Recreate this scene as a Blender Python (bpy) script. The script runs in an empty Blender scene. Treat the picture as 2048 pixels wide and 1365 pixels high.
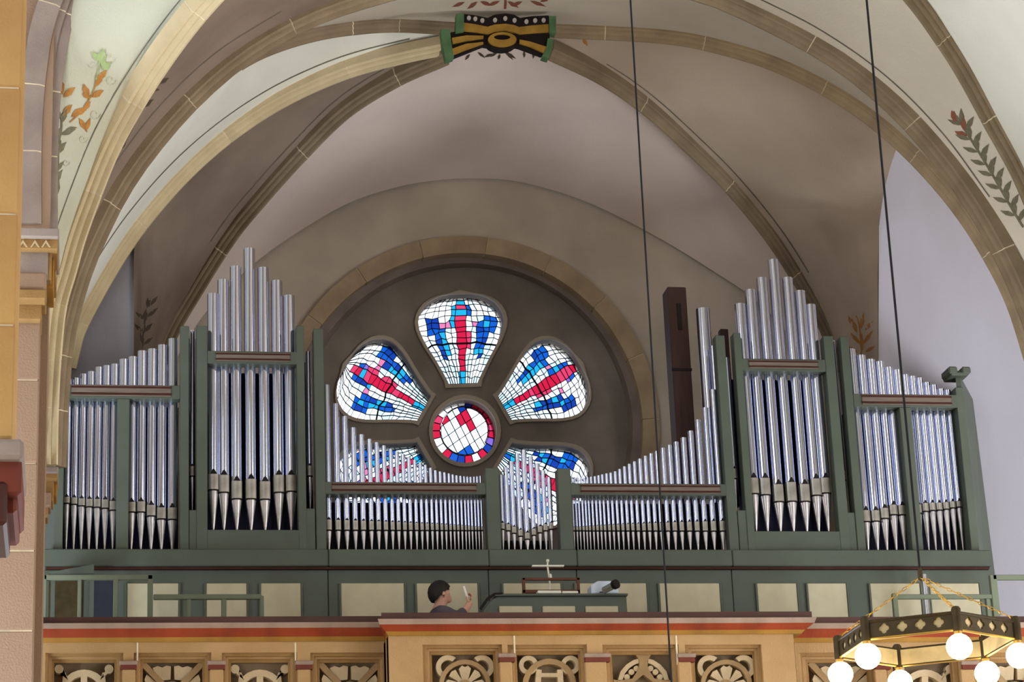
import bpy, bmesh, math, random
from mathutils import Vector, Matrix, geometry
from mathutils.bvhtree import BVHTree
random.seed(7)
R = math.radians
sc = bpy.context.scene
COL = sc.collection

# ------------------------------------------------------------ camera
F = 5000.0
PS, RO, TH = R(10.23), R(2.385), math.atan(F / 14995)
FW = Vector((math.sin(PS) * math.cos(TH), math.cos(PS) * math.cos(TH), math.sin(TH)))
r0 = Vector((math.cos(PS), -math.sin(PS), 0)); u0 = r0.cross(FW)
UP = math.cos(RO) * u0 + math.sin(RO) * r0
RT = math.cos(RO) * r0 - math.sin(RO) * u0
CAM = Vector((0, 0, 1.6))
cam = bpy.data.objects.new('camera', bpy.data.cameras.new('camera')); COL.objects.link(cam)
cam.matrix_world = Matrix.Translation(CAM) @ Matrix((RT, UP, -FW)).transposed().to_4x4()
cam.data.sensor_width = 36; cam.data.lens = F / 2048 * 36; cam.data.clip_end = 200
sc.camera = cam
# ------------------------------------------------------------ world, lights, exposure
w = bpy.data.worlds.new('sky'); sc.world = w; w.use_nodes = True
bg = w.node_tree.nodes['Background']; bg.inputs[0].default_value = (0.86, 0.93, 1.0, 1); bg.inputs[1].default_value = 7.0
sc.view_settings.view_transform = 'Standard'; sc.view_settings.look = 'None'
sc.view_settings.exposure = 0.0; sc.view_settings.gamma = 1; sc.view_settings.use_curve_mapping = False
sc.cycles.max_bounces = 8; sc.cycles.transparent_max_bounces = 12; sc.cycles.sample_clamp_indirect = 4
sc.cycles.caustics_reflective = False; sc.cycles.caustics_refractive = False

def area(name, loc, target, sx, sy, power, col):
    l = bpy.data.lights.new(name, 'AREA'); l.shape = 'RECTANGLE'; l.size = sx; l.size_y = sy
    l.energy = power; l.color = col
    o = bpy.data.objects.new(name, l); COL.objects.link(o); o.location = loc
    o.rotation_euler = (Vector(target) - Vector(loc)).to_track_quat('-Z', 'Y').to_euler()
    return o
# daylight from tall nave windows either side; back and low lights are added fill
LW = {'cl': (.76, .86, 1, 165), 'cr': (1, .98, .95, 135), 'ch': (.9, .92, 1, 110), 'al': (.98, .97, .90, 320), 'ar': (1, .97, .95, 640),
      'al2': (.80, .92, 1, 1500), 'ar2': (.92, .96, 1, 1100)}
def lg(name, key, loc, tgt, sx, sy, k=1): area(name, loc, tgt, sx, sy, LW[key][3] * k, LW[key][:3])
for y_ in (-3.5, 4.0, 11.5): lg('clerestory_light_left', 'cl', (-5.7, y_, 12.8), (4.5, y_ + 7, 10.5), 3.0, 6.0, 2.0)
for y_ in (3.0, 12.5): lg('clerestory_light_right', 'cr', (14.7, y_, 12.8), (2.5, y_ + 8, 11.0), 2.0, 6.0, 1.7)
lg('back_fill_light', 'ch', (4.5, -7.8, 12.5), (4.5, 24.0, 10.0), 1.6, 6.5, 1.2)  # added ambient fill from behind the viewer, also mirrored in the pipes
for y_ in (4.0, 11.0): lg('vault_fill_light_left', 'al', (-5.7, y_, 3.6), (4.5, y_ + 12, 10.5), 3.0, 4.5)  # low lights on both sides, added to brighten the vault from below
for y_ in (4.0, 11.0): lg('vault_fill_light_right', 'ar', (14.7, y_, 3.6), (4.5, y_ + 12, 10.5), 3.0, 4.5)
lg('end_vault_fill_light_left', 'al2', (-5.7, 18.5, 3.6), (4.5, 27, 12.5), 3.0, 4.5)  # end pair, added as stronger fill for the rear webs
lg('end_vault_fill_light_right', 'ar2', (14.7, 18.5, 3.6), (4.5, 27, 12.5), 3.0, 4.5)

def PD(px, py): return FW * F + RT * (px - 1024) + UP * (682.5 - py)
def P(px, py, Y):
    d = PD(px, py); return CAM + d * (Y / d.y)
def PP(px, py, p0, n):
    d = PD(px, py); return CAM + d * ((p0 - CAM).dot(n) / d.dot(n))

# ------------------------------------------------------------ materials
def lin(c): return tuple(((v / 255 + .055) / 1.055) ** 2.4 if v > 10 else v / 255 / 12.92 for v in c) + (1,)
def mat(name, rgb, rough=.8, metal=0.0, var=.12, scale=6.0, bump=0.0, rgb2=None, spec=.3, stretch=None):
    m = bpy.data.materials.new(name); m.use_nodes = True; nt = m.node_tree; b = nt.nodes['Principled BSDF']
    b.inputs['Roughness'].default_value = rough; b.inputs['Metallic'].default_value = metal
    b.inputs['Specular IOR Level'].default_value = spec
    c = lin(rgb)
    tc = nt.nodes.new('ShaderNodeTexCoord'); src = tc.outputs['Object']
    if stretch:
        mp = nt.nodes.new('ShaderNodeMapping'); mp.inputs['Scale'].default_value = stretch
        nt.links.new(src, mp.inputs[0]); src = mp.outputs[0]
    n = nt.nodes.new('ShaderNodeTexNoise'); n.inputs['Scale'].default_value = scale; n.inputs['Detail'].default_value = 6
    nt.links.new(src, n.inputs['Vector'])
    mx = nt.nodes.new('ShaderNodeMix'); mx.data_type = 'RGBA'
    c2 = lin(rgb2) if rgb2 else tuple(v * (1 - 2 * var) for v in c[:3]) + (1,)
    c1 = c if rgb2 else tuple(min(1, v * (1 + var)) for v in c[:3]) + (1,)
    mx.inputs['A'].default_value = c1; mx.inputs['B'].default_value = c2
    mr = nt.nodes.new('ShaderNodeMapRange'); mr.inputs[1].default_value = .35; mr.inputs[2].default_value = .7
    nt.links.new(n.outputs[0], mr.inputs[0]); nt.links.new(mr.outputs[0], mx.inputs['Factor'])
    nt.links.new(mx.outputs['Result'], b.inputs['Base Color'])
    if bump:
        bp = nt.nodes.new('ShaderNodeBump'); bp.inputs['Strength'].default_value = bump; bp.inputs['Distance'].default_value = .01
        n2 = nt.nodes.new('ShaderNodeTexNoise'); n2.inputs['Scale'].default_value = 60; n2.inputs['Detail'].default_value = 8
        nt.links.new(tc.outputs['Object'], n2.inputs['Vector'])
        nt.links.new(n2.outputs[0], bp.inputs['Height']); nt.links.new(bp.outputs[0], b.inputs['Normal'])
    return m
M = {}
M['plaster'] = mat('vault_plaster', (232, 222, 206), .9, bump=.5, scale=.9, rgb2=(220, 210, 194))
M['plaster_lit'] = mat('lit_vault_plaster', (250, 250, 240), .9, bump=.5, scale=.9, rgb2=(240, 240, 228))  # brighter copy of the vault plaster, light on the webs put into the colour
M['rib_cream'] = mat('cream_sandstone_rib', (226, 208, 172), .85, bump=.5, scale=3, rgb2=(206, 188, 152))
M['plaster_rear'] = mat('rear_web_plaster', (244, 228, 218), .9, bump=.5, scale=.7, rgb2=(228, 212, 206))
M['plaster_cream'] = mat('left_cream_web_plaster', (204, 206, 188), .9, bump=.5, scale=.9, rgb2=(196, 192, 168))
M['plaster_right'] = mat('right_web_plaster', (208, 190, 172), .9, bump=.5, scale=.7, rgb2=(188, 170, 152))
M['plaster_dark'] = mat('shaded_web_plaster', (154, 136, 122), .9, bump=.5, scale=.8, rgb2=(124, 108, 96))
M['plaster_grey'] = mat('tympanum_plaster', (206, 194, 178), .92, bump=.5, scale=1.2, rgb2=(182, 172, 158))
M['plaster_rose'] = mat('rose_wall_plaster', (158, 148, 140), .92, bump=.5, scale=1.5, rgb2=(128, 120, 112))
M['plaster_blue'] = mat('side_wall_plaster', (170, 170, 184), .9, bump=.4, scale=.6, rgb2=(156, 152, 160), stretch=(1, 1, .3))
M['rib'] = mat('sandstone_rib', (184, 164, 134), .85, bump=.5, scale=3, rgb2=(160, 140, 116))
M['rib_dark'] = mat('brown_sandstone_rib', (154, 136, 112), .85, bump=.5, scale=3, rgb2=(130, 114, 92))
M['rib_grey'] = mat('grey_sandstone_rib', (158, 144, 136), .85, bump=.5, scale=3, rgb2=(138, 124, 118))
M['mortar'] = mat('light_mortar', (228, 214, 186), .9)
M['pier'] = mat('warm_lit_sandstone', (196, 158, 100), .85, bump=.6, scale=1.6, rgb2=(176, 134, 82))  # warm lamp light on the near pier is put into the stone colour
M['pier2'] = mat('pink_sandstone', (156, 130, 108), .85, bump=.6, scale=1.6, rgb2=(150, 124, 104))
M['green'] = mat('organ_green_paint', (84, 92, 82), .55, var=.06, scale=2, spec=.4)
M['green2'] = mat('railing_green_paint', (116, 124, 104), .55, var=.06, scale=2)
M['groove'] = mat('brown_brace_wood', (120, 106, 96), .6, scale=4, stretch=(1, 1, 12))
M['brownline'] = mat('dark_red_brown_moulding', (70, 34, 26), .6)
M['cream'] = mat('cream_panel_paint', (196, 188, 160), .7, var=.04)
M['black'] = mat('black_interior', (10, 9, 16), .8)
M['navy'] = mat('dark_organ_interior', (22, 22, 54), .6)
M['tin'] = mat('polished_tin', (216, 222, 246), .12, 1.0, var=.02, scale=5, stretch=(1, 1, .2))
M['tin_matte'] = mat('dull_tin_mouth', (176, 172, 164), .42, .75, var=.12, scale=9)
M['tin_foot'] = mat('tin_foot', (206, 204, 208), .3, .9, var=.1, scale=9)
M['woodpipe'] = mat('dark_wood_pipe', (62, 40, 36), .55, scale=5, stretch=(6, 6, .6))
M['cap'] = mat('gallery_cap_wood', (78, 50, 44), .5, scale=4, stretch=(.4, 3, 3))
M['grey_stone'] = mat('grey_cornice_stone', (158, 136, 120), .8, scale=3, bump=.4)
M['red'] = mat('red_painted_cove', (146, 60, 30), .75, scale=3, var=.15, bump=.3)
M['darkred'] = mat('dark_red_band', (112, 52, 40), .75, scale=3)
M['ochre'] = mat('ochre_painted_fillet', (158, 116, 48), .75, scale=3, bump=.3)
M['sand'] = mat('gallery_sandstone', (182, 148, 104), .85, scale=2.5, bump=.5, rgb2=(166, 132, 88))
M['sand2'] = mat('gallery_moulding_stone', (164, 130, 82), .85, scale=2.5, bump=.5, rgb2=(146, 112, 68))
M['field'] = mat('brown_grey_recess', (152, 132, 106), .9, scale=3)
M['orn'] = mat('cream_tracery_stone', (200, 180, 146), .85, scale=3, bump=.4)
M['tan'] = mat('tan_tracery_stone', (160, 132, 94), .85, scale=3, bump=.4)
M['gold'] = mat('gold_paint', (170, 132, 56), .6, scale=8)
M['boss_black'] = mat('black_paint', (24, 16, 14), .7)
M['boss_green'] = mat('green_paint', (86, 122, 84), .7, scale=8)
M['dots'] = mat('white_dot_paint', (196, 190, 186), .8)
M['leaf_g'] = mat('painted_grey_green_leaf', (126, 120, 98), .9, scale=20)
M['leaf_o'] = mat('painted_orange_leaf', (186, 132, 70), .9, scale=20)
M['leaf_l'] = mat('painted_pale_green_leaf', (166, 186, 130), .9, scale=20)
M['leaf_d'] = mat('painted_dark_leaf', (88, 76, 64), .9, scale=20)
M['leaf_r'] = mat('painted_red_brown_leaf', (150, 92, 74), .9, scale=20)
M['line'] = mat('painted_dark_line', (120, 112, 100), .9)
M['lead'] = mat('lead_came', (26, 28, 40), .7)
M['iron'] = mat('dark_wrought_iron', (74, 62, 40), .5, .4, scale=12)
M['brass'] = mat('brass_rim', (226, 184, 92), .3, .8)
M['liner'] = mat('lit_cream_lining', (236, 214, 160), .7)
M['sidedoor'] = mat('dark_blue_grey_door', (44, 48, 62), .5)
M['cable'] = mat('black_cable', (18, 18, 24), .6)
M['skin'] = mat('skin', (196, 150, 130), .6, var=.05)
M['hair'] = mat('black_hair', (24, 20, 20), .6, scale=40)
M['shirt'] = mat('grey_purple_shirt', (82, 74, 84), .9, scale=10)
M['trousers'] = mat('dark_trousers', (40, 42, 52), .9)
M['deskwood'] = mat('dark_brown_desk_wood', (96, 56, 40), .5, scale=5)
M['paper'] = mat('paper', (226, 224, 210), .9, var=.02)
M['whitebox'] = mat('pale_blue_box', (206, 218, 236), .5, var=.03)
M['steel'] = mat('brushed_steel', (190, 192, 196), .3, .9)
M['floor'] = mat('pale_stone_floor', (190, 178, 160), .6, scale=3)
M['shell'] = mat('nave_plaster', (214, 204, 188), .9)
M['keys'] = mat('organ_keys', (220, 214, 200), .4)
def glass(name, c):
    m = bpy.data.materials.new(name); m.use_nodes = True; nt = m.node_tree; nt.nodes.clear()
    out = nt.nodes.new('ShaderNodeOutputMaterial'); mx = nt.nodes.new('ShaderNodeMixShader')
    t = nt.nodes.new('ShaderNodeBsdfTransparent'); g = nt.nodes.new('ShaderNodeBsdfGlossy')
    t.inputs[0].default_value = tuple(math.sqrt(v) for v in c) + (1,)
    g.inputs['Roughness'].default_value = .15; g.inputs[0].default_value = (.5, .5, .5, 1)
    mx.inputs[0].default_value = .05
    nt.links.new(t.outputs[0], mx.inputs[1]); nt.links.new(g.outputs[0], mx.inputs[2]); nt.links.new(mx.outputs[0], out.inputs[0])
    return m
G = {'w': glass('clear_white_glass', (.4, .4, .4)), 'p': glass('pale_blue_glass', (.20, .25, .28)),
     'q': glass('pale_mint_glass', (.155, .215, .225)), 'r': glass('ruby_red_glass', (.14, .002, .012)),
     's': glass('light_red_glass', (.16, .010, .03)), 'k': glass('pink_glass', (.17, .045, .09)),
     'b': glass('deep_blue_glass', (.0012, .010, .075)), 'd': glass('royal_blue_glass', (.001, .022, .115)),
     'c': glass('cyan_glass', (.003, .09, .155)), 'v': glass('violet_glass', (.05, .03, .13))}
def bulbmat():
    m = bpy.data.materials.new('lit_bulb_glass'); m.use_nodes = True; b = m.node_tree.nodes['Principled BSDF']
    b.inputs['Emission Color'].default_value = (1, .72, .36, 1); b.inputs['Emission Strength'].default_value = 9
    b.inputs['Base Color'].default_value = (1, .9, .7, 1)
    return m
M['bulb'] = bulbmat()

# ------------------------------------------------------------ object helpers
def wl(o):
    v = Vector((0, 0, 0))
    while o is not None: v += o.location; o = o.parent
    return v
def empty(name, loc, label=None, cat=None, group=None, kind=None, parent=None):
    o = bpy.data.objects.new(name, None); COL.objects.link(o); o.empty_display_size = .1
    if parent: o.parent = parent; loc = Vector(loc) - wl(parent)
    o.location = loc; tag(o, label, cat, group, kind); return o
def tag(o, label=None, cat=None, group=None, kind=None):
    if label: o['label'] = label
    if cat: o['category'] = cat
    if group: o['group'] = group
    if kind: o['kind'] = kind
    return o
class MB:
    def __init__(s): s.v = []; s.f = []
    def add(s, vs, fs):
        b = len(s.v); s.v += [Vector(v) for v in vs]; s.f += [[i + b for i in f] for f in fs]; return s
    def box(s, a, b):
        x0, y0, z0 = a; x1, y1, z1 = b
        return s.add([(x0, y0, z0), (x1, y0, z0), (x1, y1, z0), (x0, y1, z0), (x0, y0, z1), (x1, y0, z1), (x1, y1, z1), (x0, y1, z1)],
                     [(0, 3, 2, 1), (4, 5, 6, 7), (0, 1, 5, 4), (1, 2, 6, 5), (2, 3, 7, 6), (3, 0, 4, 7)])
    def prism(s, front, back):
        n = len(front)
        return s.add(list(front) + list(back), [list(range(n)), list(range(2 * n - 1, n - 1, -1))] +
                     [(i, i + n, (i + 1) % n + n, (i + 1) % n) for i in range(n)])
    def tube(s, pts, r, n=6, caps=True):
        pts = [Vector(p) for p in pts]; rings = []
        for i, p in enumerate(pts):
            t = (pts[min(i + 1, len(pts) - 1)] - pts[max(i - 1, 0)]).normalized()
            a = t.orthogonal().normalized() if abs(t.z) > .9 else t.cross(Vector((0, 0, 1))).normalized()
            if abs(t.z) > .9: a = Vector((1, 0, 0)); a = (a - t * a.dot(t)).normalized()
            b = t.cross(a); rr = r[i] if isinstance(r, (list, tuple)) else r
            rings.append([p + (a * math.cos(2 * math.pi * k / n) + b * math.sin(2 * math.pi * k / n)) * rr for k in range(n)])
        vs = [v for q in rings for v in q]; fs = []
        for i in range(len(pts) - 1):
            for k in range(n): fs.append((i * n + k, i * n + (k + 1) % n, (i + 1) * n + (k + 1) % n, (i + 1) * n + k))
        if caps: fs.append(list(range(n - 1, -1, -1))); fs.append([(len(pts) - 1) * n + k for k in range(n)])
        return s.add(vs, fs)
    def grid(s, rows):
        n = len(rows[0]); vs = [v for q in rows for v in q]
        return s.add(vs, [(i * n + k, i * n + k + 1, (i + 1) * n + k + 1, (i + 1) * n + k) for i in range(len(rows) - 1) for k in range(n - 1)])
    def lathe(s, c, prof, n=16):
        rings = [[Vector(c) + Vector((r * math.cos(2 * math.pi * k / n), r * math.sin(2 * math.pi * k / n), z)) for k in range(n)] for r, z in prof]
        vs = [v for q in rings for v in q]
        return s.add(vs, [(i * n + k, i * n + (k + 1) % n, (i + 1) * n + (k + 1) % n, (i + 1) * n + k) for i in range(len(prof) - 1) for k in range(n)])
    def build(s, name, m, parent=None, smooth=False, kind=None, label=None, recalc=True, bevel=0):
        c = Vector([(min(v[i] for v in s.v) + max(v[i] for v in s.v)) / 2 for i in range(3)])
        me = bpy.data.meshes.new(name); me.from_pydata([tuple(v - c) for v in s.v], [], s.f)
        if recalc:
            bm = bmesh.new(); bm.from_mesh(me); bmesh.ops.recalc_face_normals(bm, faces=bm.faces)
            if bevel: bmesh.ops.bevel(bm, geom=[e for e in bm.edges], offset=bevel, segments=1, affect='EDGES')
            bm.to_mesh(me); bm.free()
        me.materials.append(M[m] if isinstance(m, str) else m)
        if smooth:
            for p in me.polygons: p.use_smooth = True
            try: me.set_sharp_from_angle(angle=R(40))
            except Exception: pass
        o = bpy.data.objects.new(name, me); COL.objects.link(o)
        if parent: o.parent = parent; c = c - wl(parent)
        o.location = c
        if kind: o['kind'] = kind
        if label: o['label'] = label
        return o
def boxpx(x0, y0, x1, y1, Y, dep, yr=None):
    """world-axis box on the plane Y whose front face spans this rectangle of the picture"""
    ym = (y0 + y1) / 2; xm = (x0 + x1) / 2
    a = P(x0, ym, Y).x; b = P(x1, ym, Y).x; t = P(xm, y0, Y).z; u = P(xm, y1, Y).z
    return (a, Y, u), (b, Y + dep, t)
def fill_plate(outer, holes):
    """triangulate a polygon with holes, 3D points on one plane Y; returns verts, tris, loops"""
    bm = bmesh.new(); loops = []
    edges = []
    for lp in [outer] + holes:
        vs = [bm.verts.new(p) for p in lp]; loops.append([v for v in vs])
        for i in range(len(vs)): edges.append(bm.edges.new((vs[i], vs[(i + 1) % len(vs)])))
    bm.verts.index_update()
    bmesh.ops.triangle_fill(bm, use_beauty=True, use_dissolve=False, edges=edges, normal=(0, -1, 0))
    bm.verts.index_update()
    V = [v.co.copy() for v in bm.verts]; T = [[v.index for v in f.verts] for f in bm.faces]; L = [[v.index for v in l] for l in loops]
    bm.free(); return V, T, L
def plate(outer, holes, dep):
    V, T, L = fill_plate(outer, holes); n = len(V)
    dv = Vector((0, dep, 0)) if not isinstance(dep, Vector) else dep
    b = MB(); vs = V + [v + dv for v in V]; fs = [t for t in T] + [[i + n for i in reversed(t)] for t in T]
    for l in L:
        for i in range(len(l)):
            a, c = l[i], l[(i + 1) % len(l)]; fs.append([a, c, c + n, a + n])
    b.add(vs, fs); return b
def catmull(pts, n):
    pts = [Vector(p) for p in pts]; out = []
    q = [pts[0] * 2 - pts[1]] + pts + [pts[-1] * 2 - pts[-2]]
    segs = len(pts) - 1
    for k in range(n + 1):
        t = k / n * segs; i = min(int(t), segs - 1); t -= i
        a, b, c, d = q[i:i + 4]
        out.append(.5 * ((2 * b) + (c - a) * t + (2 * a - 5 * b + 4 * c - d) * t * t + (3 * b - a - 3 * c + d) * t ** 3))
    return out
def resample(pts, n):
    L = [0]
    for i in range(1, len(pts)): L.append(L[-1] + (pts[i] - pts[i - 1]).length)
    out = []; j = 0
    for k in range(n + 1):
        s = L[-1] * k / n
        while j < len(pts) - 2 and L[j + 1] < s: j += 1
        d = L[j + 1] - L[j]; out.append(pts[j].lerp(pts[j + 1], 0 if d == 0 else min(1, (s - L[j]) / d)))
    return out

# ============================================================ SETTING
YR = 28.5          # rear wall face
YF = 25.35         # walls beside the organ recess
AX = 4.53          # axis of church
def struct(mb, name, m, parent=None, **k):
    o = mb.build(name, m, parent, **k); o['kind'] = 'structure'; return o
struct(MB().box((-6, -8, -.2), (15, 30, 0)), 'floor', 'floor')
struct(MB().box((-6.3, -8, 0), (-6, 30, 17)), 'wall_left', 'shell')
struct(MB().box((15, -8, 0), (15.3, 30, 17)), 'wall_right', 'shell')
struct(MB().box((-6.3, -8.3, 0), (15.3, -8, 17)), 'wall_back', 'shell')
struct(MB().box((-6.3, -8.3, 17), (15.3, 30, 17.2)), 'ceiling_upper', 'shell')
GZ = 5.3
struct(MB().box((-.6, 22.3, GZ - .25), (9.9, YR + .3, GZ)), 'floor_gallery', 'floor')
# facing walls beside the recess
xl = P(268, 600, YF).x; xr = P(1757, 600, YF).x
def recess_wall(name, edge, xo):
    f = [Vector((edge[0].x, YF, 0))] + edge + [Vector((edge[-1].x, YF, 17)), Vector((xo, YF, 17)), Vector((xo, YF, 0))]
    struct(MB().prism(f, [v + Vector((.95 if xo > 5 else -.95, 3.5, 0)) for v in f]), name, 'plaster_blue')
recess_wall('wall_recess_left', [P(268, y, YF) for y in (1100, 800, 600, 480, 380)], -6)
recess_wall('wall_recess_right', [P(x, y, YF) for x, y in ((1758, 1100), (1757, 650), (1758, 450), (1768, 380), (1780, 330), (1792, 290))], 15)

# ---- rear wall with the rose
wr = empty('wall_rear', (AX, YR, GZ), kind='structure')
CX, CY = 930, 862
def circ(r, Y, n=72, cx=CX, cy=CY, a0=0, a1=360):
    return [P(cx + r * math.sin(R(a0 + (a1 - a0) * i / n)), cy - r * math.cos(R(a0 + (a1 - a0) * i / n)), Y) for i in range(n if a1 - a0 == 360 else n + 1)]
ow = [(-1.2, YR, 5), (10.4, YR, 5), (10.4, YR, 16.8), (-1.2, YR, 16.8)]
plate([Vector(v) for v in ow], [circ(357, YR)], .9).build('plaster_face', 'plaster_grey', wr)
YT = YR + .42
PET = [(94, 29), (100, 31), (112, 37), (130, 46), (150, 57), (170, 69), (188, 78), (205, 84), (220, 86), (235, 83), (248, 76), (258, 67), (266, 54), (272, 38), (275, 20)]
def hw(a):
    for i in range(len(PET) - 1):
        if PET[i][0] <= a <= PET[i + 1][0]:
            t = (a - PET[i][0]) / (PET[i + 1][0] - PET[i][0]); return PET[i][1] * (1 - t) + PET[i + 1][1] * t
    return PET[-1][1]
ANG = [-2, 60, 121, -120, -61]
SC = [1.0, .97, .99, .99, .99]
def petpt(k, a, b, Y, grow=0):
    th = R(ANG[k]); a = a * SC[k]; b = b * SC[k]
    return P(CX + a * math.sin(th) + b * math.cos(th), CY - a * math.cos(th) + b * math.sin(th), Y)
def petout(k, Y, g=0):
    pts = [(a, -h - g) for a, h in PET] + [(275 + g, 0)] + [(a, h + g) for a, h in reversed(PET)]
    pts[0] = (94 - g, pts[0][1]); pts[-1] = (94 - g, pts[-1][1])
    return [petpt(k, a, b, Y) for a, b in pts]
tr = plate(circ(362, YT), [petout(k, YT) for k in range(5)] + [circ(64, YT, 40)], .30)
tr.build('rose_tracery', 'plaster_rose', wr)
# raised stone lips round each opening
for k in range(5):
    plate(petout(k, YT - .04, 7), [petout(k, YT - .04, 0)], .05).build('opening_moulding', 'plaster_grey', wr)
plate(circ(72, YT - .04, 40), [circ(64, YT - .04, 40)], .05).build('opening_moulding', 'plaster_grey', wr)
# splayed reveal + voussoir ring
MB().grid([[*circ(358, YR - .01), circ(358, YR - .01)[0]], [*circ(340, YR + .16), circ(340, YR + .16)[0]], [*circ(336, YR + .18), circ(336, YR + .18)[0]], [*circ(326, YT + .01), circ(326, YT + .01)[0]]]).build('splayed_reveal', 'rib_grey', wr, smooth=True)
NV = 18
for i in range(NV):
    a0 = i * 360 / NV + 6.6; a1 = a0 + 360 / NV - .35
    f1 = circ(390, YR - .07, 6, a0=a0, a1=a1); f0 = circ(356, YR - .07, 6, a0=a0, a1=a1)
    b1 = [v + Vector((0, .2, 0)) for v in f1]; b0 = [v + Vector((0, .2, 0)) for v in f0]
    MB().prism(f1 + f0[::-1], b1 + b0[::-1]).build('voussoir', 'rib', wr)
plate(circ(389, YR - .05), [circ(357, YR - .05)], .14).build('mortar', 'mortar', wr)

# ---- stained glass
YG = YR + .62
def winname(i): return 'window_%d' % (i + 1)
wlab = ['top petal of the rose window, pale glass with a red cross and blue bars', 'upper right petal of the rose window, red and blue rays',
        'lower right petal of the rose window, half behind the organ pipes', 'lower left petal of the rose window, mostly behind the organ pipes',
        'upper left petal of the rose window, red and blue rays']
U = [-1, -.84, -.68, -.54, -.38, -.25, -.125, .125, .25, .38, .54, .68, .84, 1]
A = [94, 107, 119, 131, 143, 154, 165, 176, 187, 198, 209, 220, 231, 242, 252, 262, 275]
def petcol(i, j, k_=0):
    a = (A[j] + A[j + 1]) / 2; c = abs(i - 6); left = i < 6
    if c == 0:
        if a < 124: return random.choice('cdc')
        if a < 234: return random.choice('rrrrs')
        return random.choice('rsc') if a < 262 else random.choice('wp')
    if c == 1:
        if 165 < a < 198 and not left: return 's'
        if 231 < a < 252: return random.choice('dbc') if left else random.choice('vdp')
        if 209 < a < 231: return random.choice('dbc') if left else random.choice('sw')
        if a < 120: return 'c' if left else 'p'
    if c == 2 and 209 < a < 220: return 'k'
    if c == 3:
        if 143 < a < 154: return 'p'
        if 154 < a < 209: return random.choice('dbcc')
        if 209 < a < 220: return random.choice('kdp')
    if c == 4:
        if 131 < a < 143: return 'p'
        if 143 < a < 231: return random.choice('ddbbc')
    if c == 5 and 198 < a < 231: return random.choice('ddb')
    if a < 176: return random.choice('pqwpp')
    if c >= 5 or a > 242: return random.choice('wwwpw')
    return random.choice('wpwwq')
def pane(poly, c, parent):
    cc = sum(poly, Vector()) / len(poly); q = [cc + (p - cc) * .99 for p in poly]
    MB().prism(q, [p + Vector((0, .008, 0)) for p in q]).build('pane', G[c], parent)
def came(mb, pts, wd):
    for i in range(len(pts) - 1):
        a, b = pts[i], pts[i + 1]; t = (b - a)
        if t.length < 1e-4: continue
        t.normalize(); n = Vector((t.z, 0, -t.x)) * wd / 2
        f = [a + n - t * wd * .3, b + n + t * wd * .3, b - n + t * wd * .3, a - n - t * wd * .3]
        f = [p + Vector((0, -.006, 0)) for p in f]; mb.prism(f, [p + Vector((0, .02, 0)) for p in f])
for k in range(5):
    random.seed(40 + k)
    W = empty(winname(k), petpt(k, 94, 0, YG), wlab[k], kind='structure')
    nodes = {}
    for i in range(len(U)):
        for j in range(len(A)):
            ed = i in (0, len(U) - 1) or j in (0, len(A) - 1)
            a = A[j] + (0 if j in (0, len(A) - 1) else random.uniform(-2.6, 2.6) + 7 * (U[i] ** 2) * (-1 if 150 < A[j] < 270 else 0))
            a = max(94, a); u = U[i] + (0 if ed else random.uniform(-.03, .03))
            nodes[i, j] = petpt(k, a, u * hw(a) * (1.02 if ed else 1), YG)
    cm = MB()
    for i in range(len(U) - 1):
        for j in range(len(A) - 1):
            pane([nodes[i, j], nodes[i + 1, j], nodes[i + 1, j + 1], nodes[i, j + 1]], petcol(i, j, k), W)
    for i in range(len(U)):
        came(cm, [nodes[i, j] for j in range(len(A))], .008)
    for j in range(len(A)):
        came(cm, [nodes[i, j] for i in range(len(U))], .020 if j == 7 else .006)
    cm.build('lead_came', 'lead', W)
# centre roundel
random.seed(5)
W = empty('window_6', P(CX, CY + 60, YG), 'round centre of the rose window with a white dove shape in a red ring', kind='structure')
def clip(poly, R0):
    out = poly
    n = 28
    for q in range(n):
        a = 2 * math.pi * q / n; nx, ny = math.cos(a), math.sin(a); res = []
        for i in range(len(out)):
            p, s = out[i - 1], out[i]; dp = p[0] * nx + p[1] * ny - R0; ds = s[0] * nx + s[1] * ny - R0
            if (dp <= 0) != (ds <= 0):
                t = dp / (dp - ds); res.append((p[0] + (s[0] - p[0]) * t, p[1] + (s[1] - p[1]) * t))
            if ds <= 0: res.append(s)
        out = res
        if not out: return []
    return out
cm = MB(); ringc = 'rrrsrrvrddrrrdbrrkrrwwkrsww'
ringc = 'brrrrsrvbrwrbdrwwrrswwww'
for q in range(24):
    a0, a1 = q * 15, q * 15 + 15; ri = 46 if q % 24 < 8 else 50
    pts = [(ri * math.sin(R(a0)), -ri * math.cos(R(a0))), (66 * math.sin(R(a0)), -66 * math.cos(R(a0))), (66 * math.sin(R(a1)), -66 * math.cos(R(a1))), (ri * math.sin(R(a1)), -ri * math.cos(R(a1)))]
    pp = [P(CX + x, CY + y, YG) for x, y in pts]; pane(pp, ringc[q], W); came(cm, pp + pp[:1], .008)
ca, sa = math.cos(R(55)), math.sin(R(55))
xs = [-60, -34, -12, 8, 28, 60]; ys = [-60, -30, -16, -4, 10, 26, 60]
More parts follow.
